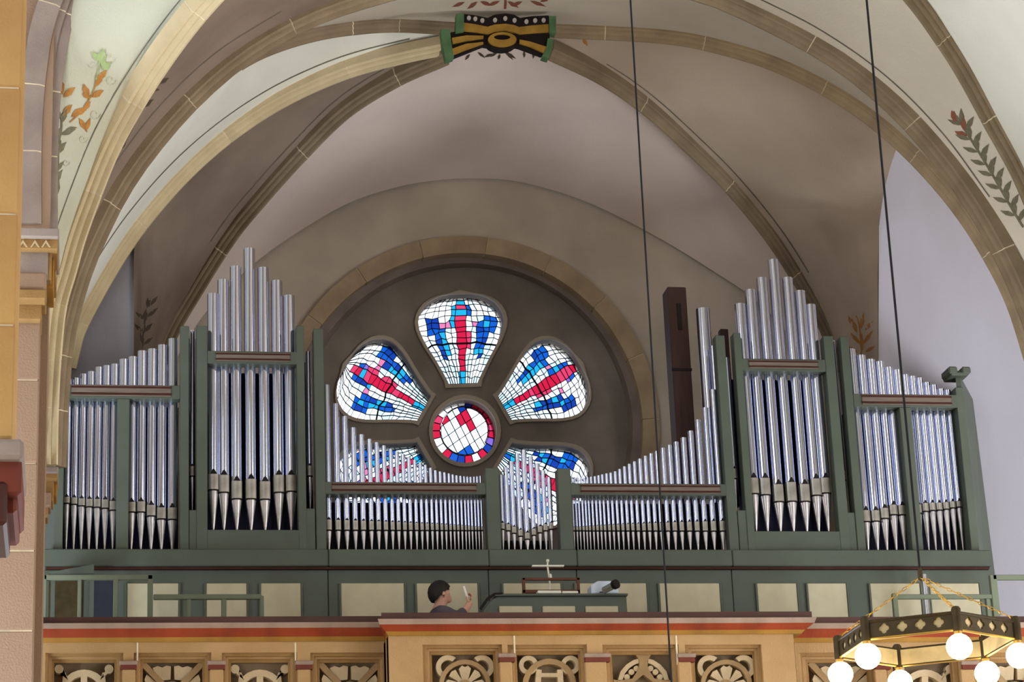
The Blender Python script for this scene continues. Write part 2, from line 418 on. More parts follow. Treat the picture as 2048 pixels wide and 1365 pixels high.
for i in range(len(xs) - 1):
    for j in range(len(ys) - 1):
        q = [(xs[i], ys[j] + i * 3), (xs[i + 1], ys[j] + i * 3 + 3), (xs[i + 1], ys[j + 1] + i * 3 + 3), (xs[i], ys[j + 1] + i * 3)]
        q = [(x * ca - y * sa, x * sa + y * ca) for x, y in q]; q = clip(q, 48)
        if len(q) < 3: continue
        m_ = (sum(p[0] for p in q) / len(q), sum(p[1] for p in q) / len(q))
        c = random.choice('wwwp')
        if abs(m_[0]) < 12 and m_[1] < -30: c = 'b'
        elif abs(m_[0] - 2) < 13 and m_[1] < -8: c = 'r'
        elif m_[1] > 34 and abs(m_[0]) < 16: c = 'd'
        elif m_[0] < -32 and m_[1] < -12: c = 'r'
        pp = [P(CX + x, CY + y, YG) for x, y in q]; pane(pp, c, W); came(cm, pp + pp[:1], .007)
cm.build('lead_came', 'lead', W)

# ---- ribs
def px_curve(pts, n=60):
    """pts: (px, py, Y) -> smooth curve in space"""
    return resample(catmull([P(*p) for p in pts], n * 2), n)
PROF = [(-.5, -.5), (-.5, .28), (-.44, .36), (-.33, .38), (-.31, .52), (-.24, .66), (-.15, .70), (-.13, .86), (-.07, 1), (.07, 1), (.13, .86), (.15, .70), (.24, .66), (.31, .52), (.33, .38), (.44, .36), (.5, .28), (.5, -.5)]
PROF3 = [(-.5, -.5), (-.5, .2), (-.42, .38), (-.33, .2), (-.27, .25), (-.2, .62), (-.11, .5), (-.09, .75), (-.05, 1), (.05, 1), (.09, .75), (.11, .5), (.2, .62), (.27, .25), (.33, .2), (.42, .38), (.5, .2), (.5, -.5)]
def sweep(curve, cen, w_, h_, i0, i1, k=1.0, prof=PROF):
    rows = []
    for t in [i0 + (i1 - i0) * q / max(2, int(i1 - i0) + 1) for q in range(max(2, int(i1 - i0) + 1) + 1)]:
        i = min(int(t), len(curve) - 2); f = t - i
        p = curve[i].lerp(curve[i + 1], f); T = (curve[min(i + 2, len(curve) - 1)] - curve[max(i - 1, 0)]).normalized()
        N = (Vector(cen) - p); N = (N - T * N.dot(T)).normalized(); B = T.cross(N)
        rows.append([p + B * (a * w_ * k) + N * (b * h_ * k) for a, b in prof])
    b = MB(); b.grid(rows); n = len(prof)
    b.f.append(list(range(n))); b.f.append([(len(rows) - 1) * n + q for q in range(n - 1, -1, -1)]); return b
def nearest(curve, px, py):
    d = PD(px, py).normalized(); best = (9e9, 0)
    for i, p in enumerate(curve):
        q = (p - CAM); e = (q - d * q.dot(d)).length
        if e < best[0]: best = (e, i)
    return best[1]
NT = [0]
CUR = {}
def rib(key, pts, cen, w_, h_, joints, m, label, n=60, prof=PROF):
    NT[0] += 1; c = px_curve(pts, n); CUR[key] = c
    T = empty('trim_%d' % NT[0], c[0], label, kind='structure')
    js = sorted(set([0, n] + [nearest(c, *j) for j in joints]))
    for a, b in zip(js[:-1], js[1:]):
        L = (c[1] - c[0]).length or .1; g = .007 / L
        if b - a < .5: continue
        sweep(c, cen, w_, h_, a + (g if a else 0), b - (g if b < n else 0), prof=prof).build('rib_stone', m, T, smooth=True)
    sweep(c, cen, w_, h_, .01, n - .01, .975, prof).build('mortar', 'mortar', T, smooth=True)
    return T
C1 = (AX, 22, 7.5); CB = (AX, 24.6, 7.0)
rib('A1', [(99, 935, 22), (103, 830, 22), (111, 720, 22), (124, 640, 22), (153, 540, 22), (186, 462, 22), (230, 376, 22), (290, 290, 22), (375, 193, 22), (475, 107, 22), (592, 38, 22), (715, -8, 22), (880, -48, 22), (1060, -62, 22), (1250, -50, 22), (1380, -28, 22), (1480, 8, 22), (1637, 88, 22), (1740, 160, 22), (1835, 249, 22), (1930, 368, 22), (2005, 490, 22), (2060, 610, 22), (2100, 740, 22), (2115, 900, 22)],
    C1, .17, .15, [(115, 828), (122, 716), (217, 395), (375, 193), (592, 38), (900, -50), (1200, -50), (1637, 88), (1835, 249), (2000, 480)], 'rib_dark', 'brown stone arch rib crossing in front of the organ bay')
rib('L2', [(86, 935, 21.8), (88, 830, 21.8), (94, 719, 21.75), (105, 616, 21.7), (126, 540, 21.6), (146, 467, 21.4), (178, 378, 21.1), (216, 285, 20.8), (266, 193, 20.4), (330, 95, 20), (400, 5, 19.6), (480, -80, 19.2)],
    (AX, 18.5, 7), .19, .15, [(93, 828), (98, 719), (106, 616), (176, 378), (266, 193), (385, 20)], 'rib_cream', 'pale cream stone rib rising along the left edge of the vault')
rib('R6', [(2118, 760, 21.8), (2112, 550, 21.7), (2058, 380, 21.3), (1982, 235, 20.9), (1930, 140, 20.6), (1880, 62, 20.3), (1836, 0, 20), (1760, -90, 19.6)],
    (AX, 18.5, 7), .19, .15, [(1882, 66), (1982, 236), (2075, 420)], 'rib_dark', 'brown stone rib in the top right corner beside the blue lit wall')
rib('L1', [(63, 458, 20), (63, 342, 20), (66, 240, 20), (74, 150, 20), (87, 70, 20), (109, 0, 20), (132, -60, 20)],
    (AX, 20, 8), .27, .22, [(71, 317), (77, 178), (112, 20)], 'rib_grey', 'grey clustered shafts rising from the painted capital at left', prof=PROF3)
rib('R4', [(127, 735, YF - .1), (136, 695, YF - .12), (150, 650, YF - .15), (205, 548, YF - .15), (268, 452, YF - .15), (355, 350, YF - .15), (451, 265, YF - .15), (560, 194, YF - .15), (683, 139, YF - .15), (800, 107, YF - .15), (893, 88, YF - .15)],
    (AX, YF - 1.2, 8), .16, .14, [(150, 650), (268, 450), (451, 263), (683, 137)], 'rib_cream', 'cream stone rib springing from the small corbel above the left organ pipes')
rib('FL', [(415, 158, 23.6), (480, 112, 23.9), (545, 82, 24.1), (620, 60, 24.4), (700, 47, 24.6), (790, 42, 24.9), (925, 50, 25.1)],
    CB, .17, .14, [(700, 47), (790, 40)], 'rib_dark', 'brown stone rib running left from the painted boss')
rib('R1', [(1100, 52, 25.1), (1220, 57, 24.9), (1330, 64, 24.7), (1425, 80, 24.5), (1550, 117, 24.2), (1664, 172, 23.9), (1760, 236, 23.6), (1850, 317, 23.3), (1930, 410, 23), (1992, 505, 22.7), (2042, 605, 22.5), (2085, 740, 22.4)],
    CB, .17, .15, [(1220, 57), (1425, 79), (1664, 171), (1850, 316), (1990, 500)], 'rib', 'pale stone rib curving right and down from the painted boss')
rib('R5', [(893, 106, 25.2), (792, 151, 25.6), (690, 215, 26), (600, 303, 26.5), (520, 392, 26.9), (457, 470, 27.3), (380, 592, 27.8), (335, 672, 28), (300, 770, 28.1)],
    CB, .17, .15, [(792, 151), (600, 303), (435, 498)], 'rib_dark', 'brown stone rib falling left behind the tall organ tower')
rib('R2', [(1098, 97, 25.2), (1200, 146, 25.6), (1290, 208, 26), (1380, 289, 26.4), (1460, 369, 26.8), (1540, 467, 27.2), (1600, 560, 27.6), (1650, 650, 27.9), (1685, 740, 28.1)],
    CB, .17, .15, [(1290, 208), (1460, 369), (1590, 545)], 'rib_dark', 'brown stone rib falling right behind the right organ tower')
# small corbel under rib R4
T = empty('trim_corbel', P(128, 745, YF - .2), 'small stone corbel ending the cream rib at the left', kind='structure')
MB().box(*boxpx(117, 712, 138, 728, YF - .3, .3)).build('corbel_block', 'rib', T, bevel=.01)
MB().box(*boxpx(120, 728, 133, 738, YF - .25, .2)).build('corbel_foot', 'woodpipe', T, bevel=.01)

# ---- vault webs
CE = empty('ceiling', (AX, 24, 12), kind='structure')
WEB = {}
def web(key, a, b, m, bulge=.12, n=44, k=10, off=.05):
    a = resample(a, n); b = resample(b, n); rows = []
    for i in range(n + 1):
        e = math.sin(math.pi * i / n) ** .5 if 0 < i < n else 0
        row = []
        for j in range(k + 1):
            t = j / k; p = a[i].lerp(b[i], t)
            p = p + (p - CAM).normalized() * off + Vector((0, 0, 1)) * bulge * math.sin(math.pi * t) * e
            row.append(p)
        rows.append(row)
    mb = MB().grid(rows); WEB[key] = BVHTree.FromPolygons([tuple(v) for v in mb.v], mb.f)
    # 12 cm of masonry behind the plaster face
    thick = [p + (p - CAM).normalized() * .12 for p in mb.v]; nv = len(mb.v); fs = list(mb.f)
    mb.v += thick; mb.f += [[i + nv for i in reversed(f)] for f in fs]
    return mb.build('vault_web', m, CE, smooth=True, recalc=False)
def cut(key, p0, p1):
    c = CUR[key]; a, b = nearest(c, *p0), nearest(c, *p1)
    return c[a:b + 1] if a <= b else c[b:a + 1][::-1]
pc = px_curve
# W5 rear web over the rose
rear = pc([(340, 740, YR - .1), (400, 640, YR - .1), (470, 562, YR - .1), (530, 510, YR - .1), (600, 462, YR - .1), (700, 405, YR - .1), (800, 373, YR - .1), (880, 360, YR - .1), (960, 357, YR - .1), (1040, 364, YR - .1), (1150, 395, YR - .1), (1250, 440, YR - .1), (1350, 495, YR - .1), (1430, 545, YR - .1), (1500, 592, YR - .1), (1570, 660, YR - .1), (1610, 740, YR - .1)], 80)
top = cut('R5', (300, 760), (893, 106)) + [P(1000, 92, 25.2)] + cut('R2', (1098, 97), (1685, 740))
web('rear', top, rear, 'plaster_rear', .05, 60, 12)
wall_l = [P(268, y, YF - .1) for y in (500, 560, 620, 680, 760, 900)]
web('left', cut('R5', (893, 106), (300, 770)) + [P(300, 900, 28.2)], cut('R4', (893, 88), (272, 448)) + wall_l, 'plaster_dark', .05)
wall_r = [P(1797, 284, 23.6), P(1791, 304, 23.8), P(1780, 335, 24.2), P(1768, 382, 24.7), P(1758, 450, YF - .1), P(1756, 550, YF - .1), P(1756, 650, YF - .1), P(1758, 900, YF - .1)]
web('right', cut('R2', (1098, 97), (1685, 740)) + [P(1700, 900, 28.2)], cut('R1', (1100, 52), (1795, 268)) + wall_r, 'plaster_right', .05)
web('lit', cut('A1', (121, 720), (475, 107)) + cut('FL', (480, 112), (925, 50)), cut('R4', (127, 735), (893, 88)), 'plaster_lit', .02)
web('front', cut('A1', (475, 107), (2100, 740)), cut('FL', (480, 112), (925, 50)) + cut('R1', (1100, 52), (2085, 740)), 'plaster', .02, 60)
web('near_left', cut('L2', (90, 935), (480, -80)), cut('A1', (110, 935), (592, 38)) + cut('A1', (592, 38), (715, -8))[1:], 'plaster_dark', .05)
web('cream', [P(88, 935, 21.7), P(90, 700, 21.5), P(96, 560, 21)] + cut('L1', (71, 458), (140, -60)), cut('L2', (90, 935), (480, -80)), 'plaster_cream', .05)
web('near_right', cut('A1', (1380, -28), (2115, 900)), cut('R6', (1760, -90), (2118, 760)), 'plaster', .05)
web('blue', cut('R6', (1760, -90), (2118, 760)), pc([(1950, -200, 17.5), (2050, -60, 18), (2140, 150, 18.5), (2220, 400, 19), (2260, 760, 19.5)]), 'plaster_lit', .05)

# ---- painted decoration laid flat on the webs
def hit(px, py, keys):
    d = PD(px, py).normalized(); best = None
    for k in keys:
        h = WEB[k].ray_cast(CAM, d)
        if h[0] is not None and (best is None or h[3] < best[1]): best = (h[0], h[3])
    return None if best is None else best[0] - d * .012
def leafpts(x, y, ang, L, W_):
    pts = [(0, 0), (.25, .38), (.55, .5), (.8, .28), (1, 0), (.8, -.12), (.5, -.42), (.25, -.3)]
    a = R(ang); return [(x + L * u * math.cos(a) - W_ * v * math.sin(a), y - L * u * math.sin(a) - W_ * v * math.cos(a)) for u, v in pts]
def painted(name, polys, m, keys):
    mb = MB()
    for pl in polys:
        q = [hit(x, y, keys) for x, y in pl]
        if any(v is None for v in q): continue
        c = sum(q, Vector()) / len(q); mb.add(q + [c], [(i, (i + 1) % len(q), len(q)) for i in range(len(q))])
    if mb.v: mb.build(name, m, CE, recalc=False)
def strip(pts, w_, step=14):
    c = catmull([Vector((x, y, 0)) for x, y in pts], len(pts) * 8); out = []
    for i in range(len(c) - 1):
        t = (c[i + 1] - c[i])
        if t.length < .01: continue
        t.normalize(); n = Vector((-t.y, t.x, 0)) * w_ / 2
        a, b = c[i] + n, c[i + 1] + n; d, e = c[i + 1] - n, c[i] - n
        out.append([(a.x, a.y), (b.x, b.y), (d.x, d.y), (e.x, e.y)])
    return out
K = ['cream']
painted('painted_vine', [leafpts(*a) for a in [(112, 395, 80, 40, 12), (108, 370, 60, 36, 12), (116, 340, 110, 34, 14), (112, 310, 50, 34, 13), (120, 300, 100, 34, 14), (112, 285, 70, 32, 14), (122, 270, 20, 32, 12), (116, 262, 110, 36, 14), (124, 246, 70, 30, 12), (130, 262, 15, 26, 10), (110, 345, 50, 30, 10)]] + strip([(108, 400), (116, 340), (118, 290), (124, 250), (118, 220)], 3), 'leaf_g', K)
painted('painted_vine', [leafpts(*a) for a in [(125, 190, 100, 40, 18), (127, 195, 40, 32, 14), (126, 232, 50, 30, 14), (143, 235, 40, 30, 13), (150, 228, 20, 26, 14), (158, 236, 300, 34, 12), (172, 262, 70, 28, 10), (178, 195, 110, 30, 14), (184, 195, 30, 28, 14), (182, 196, 150, 20, 12), (190, 175, 60, 36, 14), (198, 160, 50, 26, 12), (168, 220, 50, 22, 12)]] + strip([(140, 245), (160, 226), (178, 200), (188, 180), (196, 150)], 2.5), 'leaf_o', K)
painted('painted_vine', [leafpts(*a) for a in [(200, 125, 70, 28, 20), (200, 122, 130, 26, 14), (204, 140, 40, 24, 16), (204, 135, 75, 22, 12)]] + strip([(192, 160), (197, 140), (200, 118), (203, 98)], 3), 'leaf_l', K)
def spiral(x, y, r, s=1):
    return strip([(x + s * r * (1 - q / 14) * math.cos(q * .6), y + r * (1 - q / 14) * math.sin(q * .6)) for q in range(12)], 1.3)
painted('painted_scroll', spiral(215, 115, 17) + spiral(222, 160, 12) + spiral(190, 228, 12) + spiral(166, 278, 10) + spiral(185, 128, 9, -1) + spiral(132, 325, 8), mat('painted_pale_scroll', (196, 196, 172), .9), K)
K = ['near_left']
painted('painted_vine', [leafpts(*a) for a in [(283, 216, 35, 30, 12), (295, 198, 60, 24, 12), (305, 176, 40, 26, 10), (318, 168, 30, 24, 10), (300, 180, 0, 20, 9), (252, 275, 60, 26, 9), (240, 300, 55, 24, 9), (224, 330, 60, 26, 9), (212, 350, 60, 24, 9)]] + strip([(205, 370), (230, 320), (262, 262), (290, 205), (325, 160)], 3), 'leaf_d', K)
K = ['near_right']
lv = []
for (x, y) in [(1925, 250), (1940, 280), (1955, 305), (1970, 330), (1985, 352), (2000, 378), (2015, 405), (2030, 432)]:
    lv += [leafpts(x, y, 95, 34, 11), leafpts(x, y, 160, 32, 10), leafpts(x + 6, y + 12, 60, 34, 12)]
painted('painted_vine', lv + strip([(1912, 232), (1945, 285), (1980, 342), (2020, 412), (2046, 455)], 4), 'leaf_g', K)
painted('painted_vine', [leafpts(1912, 245, 110, 26, 12), leafpts(1928, 262, 95, 34, 12), leafpts(1935, 272, 160, 28, 12), leafpts(1906, 236, 80, 14, 10)], 'leaf_r', K)
K = ['left']
painted('painted_vine', [leafpts(*a) for a in [(285, 690, 90, 34, 10), (284, 665, 130, 24, 8), (288, 665, 45, 26, 9), (287, 650, 80, 34, 10), (290, 640, 140, 26, 8), (294, 635, 40, 30, 9), (296, 620, 90, 26, 8), (300, 612, 50, 26, 8), (282, 690, 140, 20, 8), (288, 690, 40, 24, 8)]] + strip([(284, 740), (286, 690), (290, 650), (300, 600)], 3), 'leaf_d', K)
painted('painted_vine', [leafpts(*a) for a in [(1724, 705, 90, 40, 10), (1722, 690, 130, 34, 9), (1726, 690, 55, 36, 9), (1715, 668, 110, 34, 10), (1722, 660, 80, 36, 9), (1704, 650, 110, 20, 8), (1730, 662, 50, 26, 8), (1716, 705, 150, 24, 8), (1730, 705, 30, 24, 8)]] + strip([(1722, 720), (1722, 690), (1718, 650), (1712, 632)], 3), 'leaf_o', ['right'])
painted('painted_vine', [leafpts(*a) for a in [(930, 4, 200, 28, 8), (955, 3, 215, 26, 9), (960, 3, 340, 26, 9), (1000, 2, 200, 28, 8), (1015, 3, 330, 26, 9), (1045, 3, 200, 26, 8), (1060, 2, 340, 34, 8), (1080, 4, 20, 26, 8)]] + strip([(1010, -10), (1011, 5), (1010, 18)], 5), 'leaf_r', ['front'])
painted('painted_vine', [leafpts(*a) for a in [(1145, 68, 340, 30, 8), (1165, 76, 300, 20, 8), (1160, 70, 20, 34, 8), (1172, 75, 350, 24, 8), (1180, 68, 40, 18, 7)]], 'leaf_o', ['right'])
painted('painted_vine', [leafpts(*a) for a in [(940, 108, 230, 16, 6), (955, 104, 320, 20, 6), (985, 108, 200, 18, 6), (1000, 108, 250, 12, 6), (1008, 104, 330, 28, 8), (1012, 104, 310, 22, 6), (1048, 102, 270, 14, 6), (1068, 104, 260, 14, 6), (996, 104, 210, 20, 6)]], 'leaf_d', ['rear'])
def along(key, off, w_, p0, p1, side, keys):
    c = cut(key, p0, p1); pts = []
    for q in c[::3]:
        d = q - CAM; s = F / d.dot(FW); pts.append((1024 + d.dot(RT) * s, 682.5 - d.dot(UP) * s))
    out = []
    for i in range(len(pts)):
        a = pts[max(0, i - 1)]; b = pts[min(len(pts) - 1, i + 1)]; t = Vector((b[0] - a[0], b[1] - a[1])).normalized()
        out.append((pts[i][0] - t.y * off * side, pts[i][1] + t.x * off * side))
    painted('painted_line', strip(out, w_), 'line', keys)
along('R4', 24, 2, (150, 650), (860, 90), -1, ['lit'])
along('L2', 34, 2, (126, 540), (400, 5), -1, ['cream'])
along('A1', 26, 2, (1480, 8), (2005, 490), -1, ['near_right'])
along('A1', 27, 2, (230, 376), (592, 38), -1, ['near_left'])
along('R5', 22, 2, (792, 151), (435, 498), 1, ['left'])
along('R2', 22, 2, (1200, 146), (1600, 560), -1, ['right'])

# ---- painted boss at the crown
BO = empty('trim_boss', P(1010, 80, 25), 'painted vault boss in black, gold and green above the rose window', kind='structure')
def exb(pts, Y0, dep, name, m, parent, **k):
    f = [P(840 + x / 6.0235, 10 + y / 6.0235, Y0) for x, y in pts]
    return MB().prism(f, [p + Vector((0, dep, 0)) for p in f]).build(name, m, parent, **k)
YB = 24.3
up = [(520, 105), (640, 120), (820, 155), (900, 115), (1030, 100), (1130, 115), (1205, 155), (1350, 135), (1550, 125)]
mid = [(1550, 230), (1350, 245), (1195, 265), (1130, 240), (1030, 225), (900, 235), (815, 262), (660, 230), (525, 212)]
lo = [(525, 312), (660, 325), (825, 352), (900, 325), (1030, 310), (1130, 325), (1200, 350), (1380, 335), (1555, 325)]
exb(up + mid, YB, .08, 'black_band', 'boss_black', BO)
exb(mid[::-1] + lo[::-1], YB + .0, .08, 'gold_band', 'gold', BO)
exb([(370, 330), (520, 308), (820, 345), (1200, 345), (1560, 325), (1560, 500), (1470, 600), (1200, 500), (1160, 490), (1000, 520), (820, 490), (760, 480), (410, 620), (385, 500)], YB + .02, .08, 'black_ground', 'boss_black', BO)
exb([(385, 395), (560, 365), (765, 370), (765, 400), (560, 430), (395, 465)], YB - .005, .05, 'gold_band', 'gold', BO)
exb([(390, 525), (560, 465), (760, 445), (765, 465), (560, 535), (400, 600)], YB - .005, .05, 'gold_band', 'gold', BO)
exb([(1200, 415), (1330, 440), (1530, 505), (1490, 575), (1330, 500), (1200, 460)], YB - .005, .05, 'gold_band', 'gold', BO)
exb([(440, 100), (530, 105), (530, 315), (430, 330)], YB - .02, .12, 'green_band', 'boss_green', BO)
exb([(1555, 130), (1640, 135), (1640, 335), (1560, 330)], YB - .02, .12, 'green_band', 'boss_green', BO)
exb([(250, 290), (360, 295), (385, 500), (410, 625), (315, 660), (275, 500)], YB - .01, .12, 'green_band', 'boss_green', BO)
exb([(1540, 400), (1610, 415), (1590, 540), (1550, 640), (1470, 615), (1520, 530)], YB - .01, .12, 'green_band', 'boss_green', BO)
for x, y in [(590, 155), (667, 165), (752, 185), (905, 180), (1028, 160), (1140, 183), (1283, 198), (1388, 185), (1490, 182)]:
    exb([(x + 25 * math.cos(q * math.pi / 5), y + 28 * math.sin(q * math.pi / 5)) for q in range(10)], YB - .012, .02, 'white_dot', 'dots', BO)
ring = lambda rx, ry, cx=992, cy=415: [P(840 + (cx + rx * math.cos(q * math.pi / 12)) / 6.0235, 10 + (cy + ry * math.sin(q * math.pi / 12)) / 6.0235, YB - .03) for q in range(24)]
plate(ring(172, 88), [ring(100, 34, 990, 385)], .12).build('boss_ring', 'gold', BO)
plate(ring(184, 100, 992, 420), [ring(100, 34, 990, 385)], .12).build('boss_rim', 'boss_black', BO).location.y += .02
exb([(990 + 105 * math.cos(q * math.pi / 8), 385 + 38 * math.sin(q * math.pi / 8)) for q in range(16)], YB, .1, 'boss_core', 'boss_black', BO)

# ---- piers and capitals at the left
def pier(name, x0, x1, Y, dep, ytop, ybot, joints, m, label, xr_ref=None):
    T = empty(name, (P(x1, ybot, Y).x - .3, Y, 0), label, kind='structure')
    js = [ytop] + joints + [ybot]; xw = P(x1, (ytop + ybot) / 2 if not xr_ref else xr_ref, Y).x
    for a, b in zip(js[:-1], js[1:]):
        za = P(x1, a, Y).z - .006; zb = P(x1, b, Y).z + .006
        MB().box((x0, Y, zb), (xw, Y + dep, za)).build('stone_block', m, T, bevel=.008)
    MB().box((x0, Y + .012, P(x1, ybot, Y).z + .01), (xw - .012, Y + dep - .01, P(x1, ytop, Y).z - .02)).build('mortar', 'mortar', T)
    return T
pier('pillar_near', -1.5, 39, 14, .8, -120, 877, [-40, 175, 428, 650], 'pier', 'yellow lit sandstone pier at the far left edge', 300)
T = empty('pillar_capital', P(20, 1060, 13.9), 'grey and dark red corbel under the near left pier', kind='structure')
MB().box(*boxpx(-60, 877, 47, 917, 13.75, .9)).build('abacus', 'rib_grey', T, bevel=.02)
MB().box(*boxpx(-60, 917, 43, 990, 13.82, .9)).build('red_block', 'darkred', T, bevel=.02)
MB().box(*boxpx(-60, 960, 34, 1025, 13.9, .8)).build('red_block', 'darkred', T, bevel=.02)
MB().box(*boxpx(-60, 962, 14, 1050, 13.8, .8)).build('dark_block', 'brownline', T, bevel=.02)
pier('pillar_middle', -1.8, 75, 19.5, .9, 640, 1700, [760, 927, 1102, 1262, 1430, 1600], 'pier2', 'pinkish sandstone pier behind the yellow one', 900)
struct(MB().box((-1.9, 19.9, 0), (P(100, 700, 19.9).x - .02, 20.6, 15)), 'pillar_core', 'pier2')
T = empty('pillar_middle_capital', P(75, 640, 19.4), 'stepped ochre capital with a dark slab under the grey shafts', kind='structure')
MB().box(*boxpx(20, 455, 118, 474, 19.2, .9)).build('abacus', 'rib_grey', T, bevel=.01)
for i, (x1, y0, y1, m, Y) in enumerate([(116, 474, 498, 'sand2', 19.25), (113, 484, 556, 'sand2', 19.75), (108, 490, 575, 'ochre', 19.45), (103, 498, 560, 'sand2', 19.35)]):
    MB().box(*boxpx(20, y0, x1, y1, Y, .5)).build('cornice_step', m, T, bevel=.006)
MB().box(*boxpx(20, 502, 96, 560, 19.33, .4)).build('soffit_block', 'rib_grey', T)
MB().box(*boxpx(20, 543, 93, 578, 19.3, .4)).build('corbel_block', 'pier2', T, bevel=.02)
MB().box(*boxpx(20, 578, 92, 598, 19.28, .4)).build('corbel_block', 'sand2', T, bevel=.01)
MB().box(*boxpx(20, 598, 83, 640, 19.42, .4)).build('corbel_block', 'sand2', T, bevel=.01)
for x in (46, 70, 92):
    f = [P(x + a, 487 + b, 19.24) for a, b in [(-9, 7), (0, -7), (9, 7), (6, 7), (0, -1), (-6, 7)]]
    MB().prism(f, [v + Vector((0, .02, 0)) for v in f]).build('painted_chevron', 'orn', T)
T = empty('pillar_shaft_capital', P(95, 1030, 21.8), 'ochre capital with a grey slab beside the organ case', kind='structure')
MB().box(*boxpx(60, 933, 117, 946, 21.55, .6)).build('abacus', 'rib_grey', T, bevel=.01)
for (x1, y0, y1, m, Y) in [(116, 946, 958, 'sand2', 21.58), (114, 958, 992, 'ochre', 21.75), (107, 955, 1003, 'sand2', 21.66), (102, 985, 1012, 'pier2', 21.62), (96, 1010, 1032, 'sand2', 21.68), (88, 1032, 1060, 'sand2', 21.74)]:
    MB().box(*boxpx(60, y0, x1, y1, Y, .3)).build('cornice_step', m, T, bevel=.006)
pier('pillar_far', -1.0, 78, 22.0, .5, 1040, 1800, [1170, 1330, 1500], 'pier2', 'narrow pink stone strip between the pier and the organ', 1150)

# ============================================================ GALLERY PARAPET
WG = empty('wall_gallery', (AX, 21.9, GZ), 'painted stone gallery front with carved panels below the organ', kind='structure')
def cornice(x0, x1, Y, bands):
    """bands: (y0, y1, out_top, out_bottom, material, name) profiles run along x"""
    for (y0, y1, o0, o1, m, nm) in bands:
        a = P(x0, (y0 + y1) / 2, Y).x; b = P(x1, (y0 + y1) / 2, Y).x
        t = P((x0 + x1) / 2, y0, Y - o0).z; u_ = P((x0 + x1) / 2, y1, Y - o1).z
        f = [(a - o0 * .9, Y - o0, t), (a - o1 * .9, Y - o1, u_), (a, Y + .35, u_), (a, Y + .35, t)]
        g = [(b + o0 * .9, Y - o0, t), (b + o1 * .9, Y - o1, u_), (b, Y + .35, u_), (b, Y + .35, t)]
        MB().prism([Vector(v) for v in f], [Vector(v) for v in g]).build(nm, m, WG)
YC, YW = 21.5, 21.85
CB_ = [(1225, 1237, .10, .10, 'cap', 'cap_board'), (1237, 1248, .14, .12, 'grey_stone', 'cornice_stone'), (1248, 1262, .12, .05, 'red', 'red_cove'), (1262, 1270, .05, .02, 'ochre', 'ochre_fillet')]
cornice(780, 1598, YC, CB_)
WB_ = [(1234, 1246, .09, .09, 'cap', 'cap_board'), (1246, 1257, .12, .10, 'grey_stone', 'cornice_stone'), (1257, 1275, .10, .04, 'red', 'red_cove'), (1275, 1284, .04, .015, 'ochre', 'ochre_fillet')]
cornice(78, 800, YW, WB_); cornice(1580, 2240, YW, WB_)
def rect(x0, y0, x1, y1, Y):
    a, b = boxpx(x0, y0, x1, y1, Y, 0)
    return [Vector((a[0], Y, a[2])), Vector((b[0], Y, a[2])), Vector((b[0], Y, b[2])), Vector((a[0], Y, b[2]))]
YBOT = 1490
def body(x0, x1, ytop, Y, fields, fy):
    o = rect(x0, ytop, x1, YBOT + 60, Y)
    for st, (g, m) in enumerate([(18, 'sand'), (11, 'sand2'), (5, 'sand')]):
        Yk = Y + .035 * st; oo = [v + Vector((0, .035 * st, 0)) for v in o]
        plate(oo, [rect(a - g, fy - g - 2, b + g, YBOT + g * .5, Yk) for a, b in fields], .036).build('panel_surround', m, WG)
    Yk = Y + .105; oo = [v + Vector((0, .105, 0)) for v in o]
    plate(oo, [rect(a, fy, b, YBOT, Yk) for a, b in fields], .03).build('panel_surround', 'sand2', WG)
    MB().box((o[0].x, Y + .22, o[0].z), (o[1].x, Y + .35, o[2].z)).build('recess_back', 'field', WG)
    for a, b in ((0, 3), (1, 2)):
        x = o[a].x; MB().box((x - (.0 if a == 0 else .06), Y + .03, o[0].z), (x + (.06 if a == 0 else 0), Y + .35, o[2].z)).build('end_stone', 'sand', WG)
FC = [(866, 990), (1037, 1161), (1228, 1345), (1394, 1512)]
body(780, 1597, 1270, YC, FC, 1310)
FL_ = [(107, 228), (285, 405), (462, 577), (640, 757)]
body(80, 800, 1284, YW, FL_, 1326)
FR_ = [(1622, 1740), (1792, 1908), (1972, 2090)]
body(1598, 2240, 1284, YW, FR_, 1326)
def pil(x0, x1, y0, Y):
    MB().box(*boxpx(x0 - 2, y0, x1 + 2, y0 + 8, Y - .035, .08)).build('pilaster_cap', 'grey_stone', WG, bevel=.006)
    MB().box(*boxpx(x0, y0 + 8, x1, y0 + 17, Y - .025, .07)).build('pilaster_band', 'darkred', WG)
    MB().box(*boxpx(x0 + 3, y0 + 17, x1 - 3, YBOT, Y - .02, .06)).build('pilaster_shaft', 'sand', WG, bevel=.008)
for a, b in [(999, 1030), (1171, 1220), (1358, 1390)]: pil(a, b, 1307, YC)
for a, b in [(241, 273), (417, 450), (593, 625), (1752, 1782), (1925, 1957)]: pil(a, b, 1322, YW)
for x, y0, y1, Y in [(275, 1286, 1322, YW), (591, 1286, 1322, YW), (1029, 1272, 1308, YC), (1354, 1272, 1330, YC)]:
    MB().box(*boxpx(x - 1.5, y0, x + 1.5, y1, Y - .004, .02)).build('mortar', 'mortar', WG)
